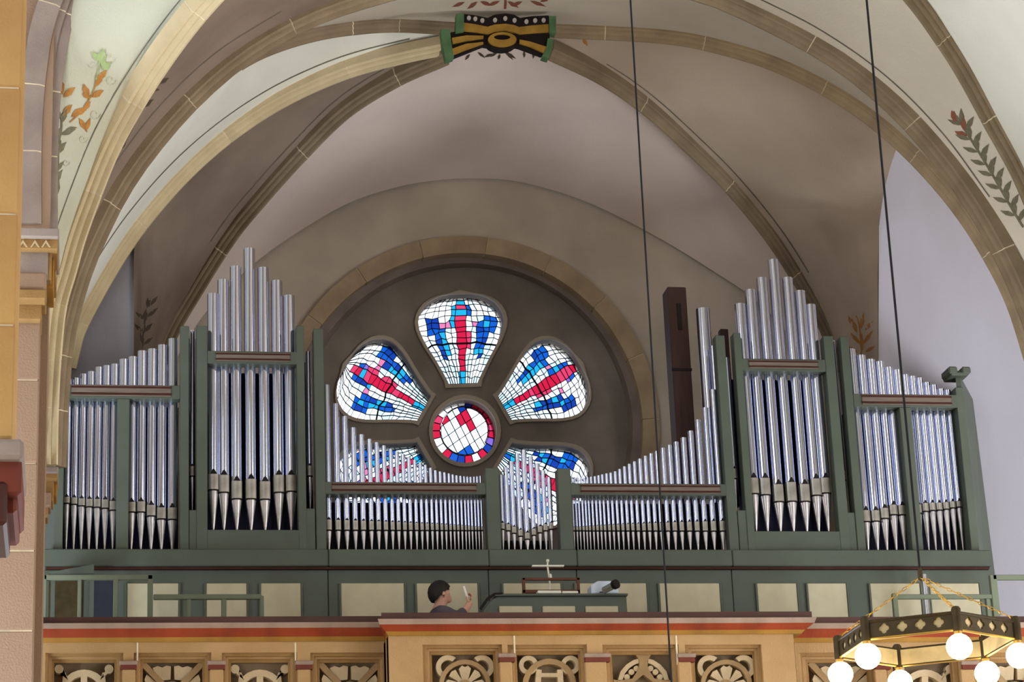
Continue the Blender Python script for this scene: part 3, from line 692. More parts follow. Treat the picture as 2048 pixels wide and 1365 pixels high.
# carved tracery
def orn(pts, Y, m, t=.07, dz=0, name='carved_tracery'):
    f = [P(x, y, Y) for x, y in pts]; MB().prism(f, [v + Vector((0, t, 0)) for v in f]).build(name, m, WG)
def arc(cx, cy, r1, r2, a0, a1, n=20):
    q = lambda r, a: (cx + r * math.sin(R(a)), cy - r * math.cos(R(a)))
    return [q(r1, a0 + (a1 - a0) * i / n) for i in range(n + 1)] + [q(r2, a1 + (a0 - a1) * i / n) for i in range(n + 1)]
def fullring(cx, cy, r1, r2, Y, m, t=.08):
    plate([P(cx + r1 * math.sin(R(15 * i)), cy - r1 * math.cos(R(15 * i)), Y) for i in range(24)], [[P(cx + r2 * math.sin(R(15 * i)), cy - r2 * math.cos(R(15 * i)), Y) for i in range(24)]], t).build('carved_ring', m, WG)
def bar(x0, y0, x1, y1, w_):
    t = Vector((x1 - x0, y1 - y0)).normalized(); n = Vector((-t.y, t.x)) * w_ / 2
    return [(x0 + n.x, y0 + n.y), (x1 + n.x, y1 + n.y), (x1 - n.x, y1 - n.y), (x0 - n.x, y0 - n.y)]
def typeA(cx, Y):
    fullring(cx, 1390, 50, 37, Y + .13, 'orn')
    orn(bar(cx, 1345, cx, 1432, 13), Y + .135, 'orn')
    for s in (-1, 1):
        for q in (-1, 1):
            yy = 1390 + q * 51
            orn([(cx + s * (50 + 9 * math.cos(R(i * 30))), yy + 9 * math.sin(R(i * 30))) for i in range(12)], Y + .125, 'orn')
            orn([(cx + s * 50, yy - q * 7), (cx + s * 37, yy - q * 7), (cx + s * 32, yy - q * 22), (cx + s * 44, yy - q * 30), (cx + s * 42, yy - q * 14), (cx + s * 44, yy + q * 4)], Y + .128, 'orn')
def typeB(cx, Y, w_=118):
    h = 64
    for s in (-1, 1): orn(bar(cx - s * (w_ / 2 + 2), 1390 - h, cx + s * (w_ / 2 + 2), 1390 + h, 12), Y + .12, 'tan', .08)
    fullring(cx, 1390, 26, 14, Y + .115, 'tan')
    for q in (-1, 1):
        for s in (-1, 1):
            orn([(cx + s * x, 1390 + q * y) for x, y in [(4, -30), (3, -56), (12, -58), (20, -54), (30, -57), (40, -53), (36, -46), (20, -28)]], Y + .14, 'orn')
            orn([(cx + s * y, 1390 + q * x) for x, y in [(-4, 30), (-3, 55), (-12, 56), (-22, 54), (-30, 56), (-40, 52), (-36, 46), (-20, 28)]], Y + .14, 'orn')
def typeC(cx, Y):
    fullring(cx, 1372, 52, 43, Y + .12, 'tan')
    for s in (-1, 1):
        orn(arc(cx + s * 34, 1335, 24, 14, -150 if s < 0 else -40, 40 if s < 0 else 150), Y + .125, 'orn')
        orn(arc(cx + s * 34, 1409, 24, 14, 200 - 60 if s < 0 else 30, 330 if s < 0 else 220), Y + .125, 'orn')
    for k in range(8):
        a = k * 45
        pts = [(6, -4), (18, -8), (34, -12), (40, -6), (37, 0), (40, 6), (34, 12), (18, 8), (6, 4)]
        if k % 2: pts = [(6, -3), (20, -5), (36, -9), (39, 0), (36, 9), (20, 5), (6, 3)]
        orn([(cx + u * math.sin(R(a)) + v * math.cos(R(a)), 1372 - u * math.cos(R(a)) + v * math.sin(R(a))) for u, v in pts], Y + .14, 'orn')
    fullring(cx, 1372, 12, 4, Y + .125, 'tan')
def typeD(cx, Y):
    fullring(cx, 1372, 54, 43, Y + .12, 'tan')
    for s in (-1, 1):
        for q in (-1, 1): fullring(cx + s * 42, 1372 + q * 41, 19, 10, Y + .125, 'orn')
        orn(bar(cx + s * 21, 1340, cx + s * 25, 1404, 11), Y + .135, 'orn')
    orn(bar(cx - 26, 1351, cx + 26, 1351, 8), Y + .133, 'orn'); orn(bar(cx - 26, 1372, cx + 26, 1372, 7), Y + .133, 'orn'); orn(bar(cx - 26, 1393, cx + 26, 1393, 8), Y + .133, 'orn')
def typeE(cx, Y):
    for q in (-1, 1):
        orn([(cx + x, 1372 + q * y) for x, y in [(-18, -66), (-8, -50), (-9, -34), (-22, -14), (-48, -10), (-60, -12), (-60, -4), (-30, 2), (0, -22), (30, 2), (60, -4), (60, -12), (48, -10), (22, -14), (9, -34), (8, -50), (18, -66)]], Y + .12, 'tan')
        for s in (-1, 1):
            orn([(cx + s * x, 1372 + q * y) for x, y in [(9, -54), (20, -51), (34, -42), (46, -28), (51, -11), (42, -11), (37, -24), (28, -35), (18, -42), (9, -45)]], Y + .13, 'orn')
            for (x0, y0) in [(14, -34), (24, -27), (33, -17)]:
                orn([(cx + s * (x0 + 6 * math.cos(R(i * 45))), 1372 + q * (y0 + 6 * math.sin(R(i * 45)))) for i in range(8)], Y + .135, 'orn')
typeC(930, YC); typeD(1099, YC); typeE(1287, YC); typeC(1453, YC)
typeA(168, YW); typeB(345, YW); typeA(520, YW); typeB(699, YW)
typeB(1681, YW); typeA(1850, YW); typeB(2031, YW)

# ============================================================ ORGAN
YO = 24.5
ORG = empty('pipe_organ', (AX, YO + .4, GZ), 'large pipe organ with polished pipes in a grey-green case below the rose window', 'pipe organ')
def ox(px, py): return P(px, py, YO).x
def oz(py, px): return P(px, py, YO).z
def mirror(x): return 2 * AX - x
def rectw(x0, x1, z0, z1, y0, y1, name, m, both=True, bev=.006, parent=None):
    r = [MB().box((x0, y0, z0), (x1, y1, z1)).build(name, m, parent or ORG, bevel=bev)]
    if both: r.append(MB().box((mirror(x1), y0, z0), (mirror(x0), y1, z1)).build(name, m, parent or ORG, bevel=bev))
    return r
def rpx(x0, y0, x1, y1, name='case_post', m='green', dy=0, dep=.14, both=True, bev=.006):
    a, b = boxpx(x0, y0, x1, y1, YO, 0); return rectw(a[0], b[0], a[2], b[2], YO + dy, YO + dy + dep, name, m, both, bev)
# frame uprights and rails (left half, mirrored to the right)
rpx(110, 752, 128, 1104, dep=.7)
rpx(128, 770, 360, 797, 'case_rail'); rpx(233, 797, 258, 1104, dy=.01)
rpx(360, 652, 378, 1104); rpx(393, 652, 415, 1104)
rpx(378, 1020, 394, 1104, 'case_panel', dy=.01); rpx(415, 703, 595, 728, 'case_rail'); rpx(414, 1060, 600, 1104, 'case_panel', dy=.005)
rpx(595, 652, 611, 1104); rpx(630, 658, 650, 1104); rpx(611, 1017, 631, 1104, 'case_panel', dy=.01)
rpx(650, 965, 973, 989, 'case_rail'); rpx(973, 937, 1000, 1104, dy=-.01)
for (x0, y0, x1, y1) in [(143, 771, 342, 793), (432, 706, 580, 723), (664, 967, 952, 985)]:
    h = y1 - y0
    for o in rpx(x0, y0, x1, y1, 'pipe_brace', 'groove', dy=-.012, dep=.02): o['label'] = 'brown grooved strip on the rail'
    rpx(x0 - 1, y0 + h * .12, x1 + 1, y0 + h * .3, 'brace_line', 'brownline', dy=-.018, dep=.01)
    rpx(x0 - 1, y0 + h * .72, x1 + 1, y0 + h * .92, 'brace_line', 'brownline', dy=-.018, dep=.01)
# interiors
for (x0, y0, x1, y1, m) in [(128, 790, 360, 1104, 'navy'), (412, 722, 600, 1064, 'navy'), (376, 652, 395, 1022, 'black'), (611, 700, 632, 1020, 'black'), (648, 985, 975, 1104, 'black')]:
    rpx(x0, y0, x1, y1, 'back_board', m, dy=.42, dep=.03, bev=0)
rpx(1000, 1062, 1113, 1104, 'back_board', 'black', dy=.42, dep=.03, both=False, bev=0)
# base
zb1, zb0 = oz(1104, 1000), oz(1137, 1000)
xa, xb = ox(88, 1120), mirror(ox(88, 1120)); cxs = [xa, ox(655, 1120), ox(975, 1120), mirror(ox(975, 1120)), mirror(ox(655, 1120)), xb]
for i in range(5): rectw(cxs[i] + .002, cxs[i + 1] - .002, zb0, zb1, YO - .10, YO + .6, 'base_fascia', 'green', False, .01)
rectw(xa + .02, xb - .02, zb0 - .022, zb0, YO - .06, YO + .55, 'recess_shade_strip', 'brownline', False, .004)  # dark colour stands in for shade in the recess under the fascia
for i in range(5): rectw(cxs[i] + .003, cxs[i + 1] - .003, GZ, zb0 - .022, YO - .02, YO + .5, 'base_wall', 'green', False, .006)
for (x0, x1) in [(254, 357), (412, 493), (521, 601), (681, 807), (832, 954), (1005, 1120), (1150, 1291), (1317, 1437), (1512, 1591), (1613, 1690), (1738, 1837), (1857, 1955)]:
    a, b = boxpx(x0, 1169, x1, 1169, YO, 0); z1 = oz(1169, x0)
    rectw(a[0], b[0], GZ + .5, z1, YO - .035, YO - .018, 'infill_panel', 'cream', False, .004)
    for (p, q, r_, s_) in [(a[0] - .02, a[0], GZ + .5, z1), (b[0], b[0] + .02, GZ + .5, z1)]:
        rectw(p, q, r_, s_, YO - .045, YO - .015, 'panel_bead', 'green', False, .004)
# left side doors below
a, b = boxpx(97, 1150, 165, 1240, YO, 0); rectw(a[0], b[0], GZ + .1, b[2], YO - .04, YO - .02, 'side_door', 'iron', False)
a, b = boxpx(186, 1160, 226, 1240, YO, 0); rectw(a[0], b[0], GZ + .1, b[2], YO - .04, YO - .02, 'side_door', 'sidedoor', False)
# right flank, splayed back, and capped corner post
zt = oz(752, 1910)
x1 = mirror(ox(110, 930)); z0 = GZ
f = [Vector((x1 - .01, YO + .02, z0)), Vector((x1 + .52, YO + .84, z0)), Vector((x1 + .42, YO + .84, zt)), Vector((x1 - .01, YO + .02, zt))]
MB().prism(f, [v + Vector((-.05, .02, 0)) for v in f]).build('side_panel', 'green', ORG)
f = [Vector((mirror(q.x) + (.2 if q.y > YO + .5 else 0), q.y, q.z)) for q in f]
MB().prism(f, [v + Vector((.05, .02, 0)) for v in f]).build('side_panel', 'green', ORG)
xc = P(1917, 750, YO).x
for (d, z0_, z1_, y0_, y1_) in [(.10, zt - .01, zt + .03, -.05, .22), (.07, zt + .03, zt + .05, -.03, .2)]:
    MB().box((xc - d, YO + y0_, z0_), (xc + d, YO + y1_, z1_)).build('post_cap', 'green', ORG, bevel=.01)
for d in (-.075, .075): MB().box((xc + d - .05, YO - .06, zt + .01), (xc + d + .05, YO + .2, zt + .09)).build('cap_block', 'green', ORG, bevel=.015)

def pipe(x, r, zf_, zmb, zmt, ztop, dy=.16, label=None):
    """foot tip zf_, mouth from zmb to zmt, top ztop"""
    y = YO + dy; c = (x, y, 0)
    b = MB().lathe(c, [(r, zmt), (r, ztop), (r * .90, ztop), (r * .90, ztop - .4)], 20).build('organ_pipe', 'tin', ORG, smooth=True)
    if label: b['label'] = label
    MB().lathe(c, [(r * .12, zf_), (r * .18, zf_ + .01), (r * .95, zmb - .012), (r * .98, zmb)], 16).build('pipe_foot', 'tin_foot', b, smooth=True)
    hh = zmt - zmb; q = 12; vs = []
    prof = [(-1, .15), (-.96, -.3), (-.86, -.72), (-.5, -.95), (.5, -.95), (.86, -.72), (.96, -.3), (1, .15), (.6, .8), (-.6, .8)]
    f = [Vector((x + r * 1.0 * u, y + r * v, zmb + .004)) for u, v in prof]
    MB().prism(f, [v + Vector((0, 0, hh)) for v in f]).build('pipe_mouth', 'tin_matte', b, smooth=True)
    f = [Vector((x - r * .6, y - r * 1.03, zmt + .002)), Vector((x + r * .6, y - r * 1.03, zmt + .002)), Vector((x + r * .12, y - r * 1.06, zmt + r * .9)), Vector((x - r * .12, y - r * 1.06, zmt + r * .9))]
    MB().prism(f, [v + Vector((0, r * .5, 0)) for v in f]).build('upper_lip', 'boss_black', b)
    f = [Vector((x + r * .99 * u, y + r * v * 1.03, zmb - .012)) for u, v in prof]
    MB().prism(f, [v + Vector((0, 0, .014)) for v in f]).build('mouth_slit', 'boss_black', b)
    return b
def both(px, rpx_, yf, ymb, ymt, ytop, ptop=None, yref=None, dy=.16):
    yref = yref or (ymt - 60); x = ox(px, yref); r = rpx_ * (ox(px + 1, yref) - ox(px, yref))
    a = (r, oz(yf, px), oz(ymb, px), oz(ymt, px), oz(ytop, px), dy)
    pipe(x, *a); pipe(mirror(x), *a)
# wing
tops = [750, 748, 740, 735, 726, 723, 720, 710.5, 705.5, 694, 690, 682, 669.5]
xs_ = [135, 150, 165, 180.5, 196, 212, 228, 246, 264.5, 283.5, 304, 324.5, 346]
mb_ = [1000, 1002, 1005, 1007, 1008, 1010, 1014, 1016, 1018, 1018, 1026, 1032, 1033]
for i in range(13):
    both(xs_[i], 6.9 + i * .18 + (1 if i > 6 else 0), 1103, mb_[i], mb_[i] - 12 - i * .9, tops[i], yref=900)
# slots
both(386, 5.6, 1018, 945, 926, 652, yref=850); both(621, 5.8, 1015, 945, 925, 695, yref=850)
# tower
for x, t, mt, mbm in zip([424, 449, 474.5, 503, 531, 558.5, 583], [579, 551, 524.5, 488.5, 527, 553, 583], [943, 945, 957, 953, 958, 945, 945], [974, 979, 992, 992, 993, 979, 977]):
    both(x + (4 if x == 424 else 0), 11.6, 1059, mbm, mt, t, yref=850)
# flat
flx = [659.5, 678.6, 696.2, 713.2, 729.3, 745.4, 760, 774.4, 787.9, 800.2, 812.5, 824.2, 836, 847, 857.3, 867.6, 877.2, 886.6, 895.4, 904.2, 912, 919.7, 927.6, 935, 941.4, 948, 955, 961.3, 968]
tp = [(655, 750), (660, 766), (678, 801), (696, 827), (713, 850), (729, 864), (745, 873), (760, 880), (774, 886), (788, 893), (800, 898), (812, 903), (824, 909), (836, 915), (847, 920), (857, 925), (868, 931), (880, 937), (900, 941), (920, 946), (945, 949), (961, 948), (975, 945)]
def itp(t, x):
    for (a, b), (c, d) in zip(t[:-1], t[1:]):
        if a <= x <= c: return b + (d - b) * (x - a) / (c - a)
    return t[-1][1]
for i, x in enumerate(flx):
    gap = (flx[i + 1] - x) if i < 28 else 6.5
    both(x, gap * .36, 1102, 1056, 1036 + 14 * i / 28 , itp(tp, x), yref=1050, dy=.12)
# centre
for i, (x, t, mt) in enumerate(zip([1008, 1019.5, 1031, 1043.5, 1057, 1070.5, 1083, 1094.5, 1106], [945, 930, 918, 902, 895, 908, 922, 936, 950], [1042, 1045, 1050, 1056, 1062, 1054, 1049, 1045, 1042])):
    px_r = 4.9 if i != 4 else 5.6
    xx = ox(x, 1040); k_ = ox(x + 1, 1040) - xx
    pipe(xx, px_r * k_, oz(1102, x), oz(mt + 12, x), oz(mt, x), oz(t, x), .12)
# pipes standing behind, right of centre
a, b = boxpx(1337, 574, 1380, 980, YO + .62, 0)
wp = MB().box((P(1358, 700, YO + .62).x - .105, YO + .55, oz(985, 1360)), (P(1358, 700, YO + .62).x + .105, YO + .80, P(1358, 574, YO + .55).z)).build('wooden_pipe', 'woodpipe', ORG, bevel=.01, label='tall square dark wooden pipe')
xx = P(1358, 700, YO + .62).x
MB().box((xx - .012, YO + .535, P(1365, 660, YO + .55).z), (xx + .03, YO + .56, P(1365, 608, YO + .55).z)).build('pipe_slot', 'boss_black', wp)
MB().box((xx - .11, YO + .54, P(1365, 742, YO + .55).z), (xx + .11, YO + .56, P(1365, 737, YO + .55).z)).build('pipe_band', 'boss_black', wp)
xx = P(1404, 600, YO + .5).x; MB().lathe((xx, YO + .5, 0), [(.075, oz(985, 1400)), (.075, oz(588, 1404)), (.068, oz(588, 1404)), (.068, oz(620, 1404))], 20).build('large_pipe', 'tin', ORG, smooth=True, label='tall thick pipe beside the wooden one')
xx = P(1426, 700, YO + .35).x; MB().lathe((xx, YO + .35, 0), [(.032, oz(985, 1426)), (.032, oz(672, 1426)), (.028, oz(672, 1426)), (.028, oz(700, 1426))], 16).build('organ_pipe', 'tin', ORG, smooth=True)
xx = P(1446, 660, YO + .6).x; MB().box((xx - .045, YO + .55, oz(985, 1446)), (xx + .045, YO + .65, P(1446, 658, YO + .55).z)).build('wooden_pipe', 'woodpipe', ORG, bevel=.006)

# ============================================================ things on the gallery
# railings
def rail(name, label, parts, group=None):
    x0 = min(p[0] for p in parts); T = empty(name, (P(x0, 1240, 23.6).x, 23.6, GZ), label, 'railing', group)
    for (a, b, c, d, nm) in parts:
        A_, B_ = boxpx(a, b, c, d, 23.6, .05)
        if nm == 'post': A_ = (A_[0], A_[1], GZ)
        MB().box(A_, B_).build(nm, 'green2', T, bevel=.006)
rail('railing', 'tall green timber railing frame at the left end of the gallery', [(88, 1150, 306, 1160, 'top_rail'), (84, 1150, 93, 1240, 'post'), (155, 1158, 163, 1240, 'post'), (226, 1158, 236, 1240, 'post'), (295, 1150, 306, 1240, 'post')])
rail('railing', 'low green handrail running right from the tall frame at left', [(307, 1189, 523, 1199, 'top_rail'), (374, 1199, 382, 1240, 'post'), (443, 1199, 453, 1240, 'post'), (520, 1192, 528, 1240, 'post')])
rail('railing', 'tall green railing frame in front of the white wall at right', [(1986, 1150, 2120, 1160, 'top_rail'), (1984, 1150, 1998, 1240, 'post'), (2110, 1158, 2120, 1240, 'post')])
rail('railing', 'low green handrail behind the lit chandelier', [(1793, 1189, 1984, 1198, 'top_rail'), (1787, 1187, 1797, 1240, 'post'), (1974, 1198, 1982, 1240, 'post')])
xx = P(1851, 1190, 24.2).x
tag(MB().lathe((xx, 24.2, 0), [(.001, GZ), (.035, GZ), (.035, P(1851, 1150, 24.2).z), (.001, P(1851, 1150, 24.2).z)], 16).build('steel_pole', 'steel', smooth=True), 'shiny steel pole behind the low handrail at right', 'pole')
f = [P(x, y, 23.95) for x, y in [(100, 1145), (184, 1130), (188, 1130), (188, 1147), (100, 1149)]]
f2 = [v + Vector((0, .3, 0)) for v in f]
lid = MB().prism(f, f2); zl = min(v.z for v in f)
T = empty('stair_cover', (f[0].x + .2, 24.0, GZ), 'dark green slanting cover above the railing frame at the far left', 'cover')
lid.build('slanted_lid', 'green', T)
for x in (102, 180): MB().box((P(x, 1147, 24.0).x, 24.0, GZ), (P(x, 1147, 24.0).x + .04, 24.04, zl + .02)).build('support_post', 'green', T)
# console
YK = 23.4
KO = empty('organ_console', (P(1110, 1200, YK).x, YK + .3, GZ), 'grey-green organ console with cream panels in front of the organ', 'console')
zk = P(1110, 1193, YK).z
xk0, xk1 = P(985, 1210, YK).x, P(1254, 1210, YK).x
f = [Vector((xk0 - .1, YK, GZ)), Vector((xk1, YK, GZ)), Vector((xk1, YK, zk)), Vector((xk0 + .05, YK, zk)), Vector((xk0 - .03, YK, zk - .05)), Vector((xk0 - .1, YK, zk - .14))]
MB().prism(f, [v + Vector((0, .5, 0)) for v in f]).build('console_body', 'green', KO, bevel=.008)
MB().box((xk0 + .02, YK - .03, zk - .004), (xk1 + .01, YK + .53, zk + .02)).build('console_top', 'green', KO, bevel=.006)
MB().tube([Vector((xk0 - .12, YK - .02, zk - .13)), Vector((xk0 - .05, YK - .02, zk - .03)), Vector((xk0 + .02, YK - .02, zk + .015)), Vector((xk0 + .1, YK - .02, zk + .02))], .014, 8).build('edge_moulding', 'boss_black', KO)
for x0_, x1_ in [(1000, 1066), (1087, 1152), (1173, 1238)]:
    A_, B_ = boxpx(x0_, 1213, x1_, 1290, YK - .02, .03); MB().box(A_, B_).build('console_panel', 'cream', KO, bevel=.004)
for k in range(3): MB().box((xk0 + .2, YK + .5 + .08 * k, zk - .55 + .07 * k), (xk1 - .2, YK + .66 + .08 * k, zk - .52 + .07 * k)).build('keyboard', 'keys', KO)
# music desk on the console
YM = YK + .1
MD = empty('music_desk', P(1102, 1192, YM), 'open dark brown wooden music desk frame standing on the console', 'music desk')
MD.location.z = zk + .024
for (a, b, c, d) in [(1045, 1156, 1160, 1161), (1045, 1156, 1051, 1194), (1154, 1156, 1160, 1194), (1045, 1180, 1160, 1187)]:
    A_, B_ = boxpx(a, b, c, d, YM, .03)
    if d == 1194: A_ = (A_[0], A_[1], zk + .024)
    MB().box(A_, B_).build('desk_bar', 'deskwood', MD, bevel=.003)
# desk lamp
xx = P(1102, 1150, YM).x
DL = empty('desk_lamp', (xx, YM + .09, zk + .024), 'slim desk lamp with a pale horizontal bar above the music desk', 'lamp')
zt_ = P(1102, 1133, YM + .09).z
MB().tube([(xx, YM + .09, zk + .024), (xx, YM + .09, zk + .2), (xx - .015, YM + .09, zt_), (xx - .01, YM + .09, zt_ + .05)], .009, 8).build('lamp_stem', 'paper', DL)
MB().box((xx - .17, YM + .07, zt_ - .008), (xx + .15, YM + .11, zt_ + .008)).build('lamp_bar', 'paper', DL, bevel=.003)
MB().lathe((xx, YM + .09, 0), [(.001, zk + .024), (.045, zk + .024), (.045, zk + .035), (.001, zk + .035)], 16).build('lamp_base', 'paper', DL)
MB().lathe((xx - .01, YM + .09, 0), [(.001, zt_ + .04), (.016, zt_ + .045), (.016, zt_ + .065), (.001, zt_ + .07)], 10).build('lamp_knob', 'paper', DL, smooth=True)
MB().lathe((xx + .006, YM + .06, 0), [(.001, P(1103, 1157, YM).z), (.016, P(1103, 1155, YM).z), (.012, P(1103, 1147, YM).z), (.001, P(1103, 1145, YM).z)], 10).build('lamp_joint', 'paper', DL, smooth=True)
for (x0_, x1_, h_, lb) in [(1075, 1122, .028, 'open white sheet music lying left on the console top'), (1124, 1156, .022, 'smaller white sheet of paper lying right on the console top')]:
    a = P(x0_, 1190, YK).x; b = P(x1_, 1190, YK).x
    tag(MB().box((a, YK - .02, zk + .024), (b, YK + .07, zk + .024 + h_)).build('sheet_music', 'paper', bevel=.004), lb, 'paper')
# box and lamp tube at the right end of the console
a = P(1182, 1180, YK).x; b = P(1237, 1180, YK).x; z1 = P(1200, 1163, YK).z
f = [Vector((a, YK - .01, zk + .023)), Vector((b, YK - .01, zk + .023)), Vector((b, YK - .01, z1 - .03)), Vector((b - .03, YK - .01, z1)), Vector((a + .07, YK - .01, z1)), Vector((a, YK - .01, z1 - .04))]
tag(MB().prism(f, [v + Vector((0, .2, 0)) for v in f]).build('white_case', 'whitebox', bevel=.008), 'pale bluish box standing at the right end of the console', 'box')
SL = empty('spotlight', (P(1205, 1190, YK - .08).x, YK - .08, zk + .024), 'silver tube spotlight with a black end, in front of the pale box', 'lamp')
p0 = P(1207, 1182, YK - .06); p1 = P(1230, 1170, YK - .2); d = (p1 - p0).normalized()
MB().tube([p0, p0 + d * .01, p1], [.022, .034, .036], 18).build('lamp_tube', 'steel', SL, smooth=True)
MB().tube([p1 - d * .015, p1 + d * .025], .046, 18).build('lamp_front', 'boss_black', SL, smooth=True)
MB().box((p0.x - .01, p0.y - .012, zk + .024), (p0.x + .015, p0.y + .012, p0.z)).build('lamp_foot', 'steel', SL)
MB().box((p0.x - .04, p0.y - .03, zk + .024), (p0.x + .04, p0.y + .03, zk + .03)).build('lamp_base', 'steel', SL)

# ============================================================ the organist
def skin_mesh(name, verts, edges, m, parent, levels=2, root=0):
    """verts: (x, y, z, rx, ry)"""
    c = Vector((0, 0, 0)); pw = wl(parent) if parent else Vector((0, 0, 0))
    me = bpy.data.meshes.new(name); me.from_pydata([tuple(Vector(v[:3]) - pw) for v in verts], edges, [])
    o = bpy.data.objects.new(name, me); COL.objects.link(o)
    if parent: o.parent = parent
    md = o.modifiers.new('skin', 'SKIN'); md.use_smooth_shade = True
    if not me.skin_vertices: me.skin_vertices.new(name='')
    for i, v in enumerate(verts):
        sv = me.skin_vertices[0].data[i]; sv.radius = (v[3], v[4]); sv.use_root = (i == root)
    sd = o.modifiers.new('sub', 'SUBSURF'); sd.levels = levels; sd.render_levels = levels
    me.materials.append(M[m]); return o
YP = 22.95
hc = P(883, 1191, YP)              # head centre
H = hc
PE = empty('person', (H.x, YP, GZ), 'dark haired person in a grey shirt sitting at the organ, facing right, arm raised', 'person')
X, Y_, Z = H.x, YP, H.z
def v(dx, dy, dz, rx, ry=None): return (X + dx, Y_ + dy, Z + dz, rx, ry or rx)
hip = Z - .80
body_v = [v(-.02, .02, -.72, .13, .15), v(-.05, .02, -.50, .12, .14), v(-.05, .02, -.27, .10, .10), v(-.04, .01, -.17, .075, .10), v(-.015, 0, -.11, .052), v(-.005, 0, -.06, .075, .07), v(0, 0, .0, .088, .08), v(-.01, 0, .07, .08, .075),
          v(.065, 0, -.045, .035, .04), v(.098, 0, -.035, .015, .016), v(.085, 0, -.075, .02, .022),
          v(-.04, -.18, -.20, .03), v(.12, -.24, -.26, .046), v(.215, -.19, -.16, .034), v(.245, -.17, -.10, .024, .032),
          v(-.04, .20, -.19, .06), v(.08, .24, -.40, .046), v(.32, .18, -.40, .034), v(.38, .17, -.39, .026, .034),
          v(.02, -.10, -.78, .10), v(.42, -.12, -.78, .075), v(.46, -.12, -1.14, .055), v(.48, -.12, -1.42, .045), v(.60, -.12, -1.46, .036),
          v(.02, .12, -.78, .10), v(.42, .14, -.78, .075), v(.46, .14, -1.14, .055), v(.48, .14, -1.42, .045), v(.60, .14, -1.46, .036)]
body_e = [(0, 1), (1, 2), (2, 3), (3, 4), (4, 5), (5, 6), (6, 7), (6, 8), (8, 9), (8, 10), (2, 11), (11, 12), (12, 13), (13, 14), (2, 15), (15, 16), (16, 17), (17, 18), (0, 19), (19, 20), (20, 21), (21, 22), (22, 23), (0, 24), (24, 25), (25, 26), (26, 27), (27, 28)]
skin_mesh('body', body_v, body_e, 'skin', PE)
# fingers of the raised hand and the other hand
for k in range(4):
    o0 = (.25, -.195 + .018 * k, -.085)
    skin_mesh('finger', [v(*o0, .010), v(o0[0] + .015, o0[1], o0[2] + .035, .009), v(o0[0] + .0, o0[1], o0[2] + .06 - .004 * abs(k - 1), .008), v(o0[0] - .02, o0[1], o0[2] + .062, .007)], [(0, 1), (1, 2), (2, 3)], 'skin', PE, 1)
skin_mesh('thumb', [v(.235, -.20, -.115, .012), v(.212, -.20, -.085, .011), v(.208, -.19, -.055, .009)], [(0, 1), (1, 2)], 'skin', PE, 1)
for k in range(4): skin_mesh('finger', [v(.385, .145 + .018 * k, -.39, .010), v(.42, .145 + .018 * k, -.385, .009), v(.45, .145 + .018 * k, -.405, .008)], [(0, 1), (1, 2)], 'skin', PE, 1)
skin_mesh('thumb', [v(.37, .14, -.385, .012), v(.395, .12, -.385, .01), v(.42, .115, -.39, .009)], [(0, 1), (1, 2)], 'skin', PE, 1)
sv = [(a, b, c, d * 1.12, e * 1.12) for (a, b, c, d, e) in [body_v[i] for i in (0, 1)]] + [v(-.05, .02, -.27, .125, .125), v(-.035, .01, -.165, .085, .10), v(-.04, -.18, -.19, .075), v(.11, -.24, -.26, .056), v(.19, -.205, -.19, .046), v(-.04, .20, -.20, .075), v(.05, .23, -.36, .06)]
skin_mesh('shirt', sv, [(0, 1), (1, 2), (2, 3), (2, 4), (4, 5), (5, 6), (2, 7), (7, 8)], 'shirt', PE)
tv = [(a, b, c, d * 1.12, e * 1.12) for (a, b, c, d, e) in [body_v[i] for i in (0, 19, 20, 21, 22, 24, 25, 26, 27)]]
skin_mesh('trousers', tv, [(0, 1), (1, 2), (2, 3), (3, 4), (0, 5), (5, 6), (6, 7), (7, 8)], 'trousers', PE)
# hair: shell over back and crown
bm_ = MB(); rows = []
for i in range(13):
    th = math.pi * i / 12 * .74
    row = []
    for j in range(25):
        ph = 2 * math.pi * j / 24; fx = math.cos(ph)
        lim = th * (1.0 if fx < -.55 else 1 - .36 * (fx + .55))
        wob = 1 + .02 * math.sin(j * 5 + i * 3)
        row.append(Vector((X - .016 + .117 * wob * math.sin(lim) * fx, Y_ + .098 * wob * math.sin(lim) * math.sin(ph), Z + .018 + .125 * wob * math.cos(lim))))
    rows.append(row)
bm_.grid(rows).build('hair', 'hair', PE, smooth=True)
for s in (-1, 1):
    MB().add([], []).tube([(X + .012, Y_ + s * .075, Z - .035), (X + .006, Y_ + s * .092, Z - .015), (X + .01, Y_ + s * .09, Z + .012)], [.008, .016, .010], 8).build('ear', 'skin', PE, smooth=True)
    MB().lathe((X + .060, Y_ + s * .034, 0), [(.001, Z - .004), (.005, Z), (.001, Z + .004)], 8).build('eye', 'boss_black', PE)
    MB().tube([(X + .070, Y_ + s * .018, Z + .02), (X + .058, Y_ + s * .05, Z + .022)], .003, 6).build('eyebrow', 'hair', PE)
MB().tube([(X + .062, Y_ - .018, Z - .068), (X + .070, Y_, Z - .067), (X + .062, Y_ + .018, Z - .068)], .005, 6).build('mouth', 'darkred', PE)
# the pale roll in the raised hand
q0 = Vector((X + .222, Y_ - .165, Z - .07)); tag(MB().tube([q0, q0 + Vector((-.035, 0, .115))], .013, 10).build('paper_roll', 'paper'), 'pale slim roll held up in the seated person\'s hand', 'paper')
# bench
BZ = Z - .90
BE = empty('organ_bench', (X - .02, YP, GZ), 'dark wooden organ bench under the seated person', 'bench')
MB().box((X - .24, YP - .45, BZ - .04), (X + .2, YP + .45, BZ)).build('bench_top', 'deskwood', BE, bevel=.01)
for s in (-1, 1): MB().box((X - .2, YP + s * .4 - .02, GZ), (X + .16, YP + s * .4 + .02, BZ - .04)).build('bench_leg', 'deskwood', BE)

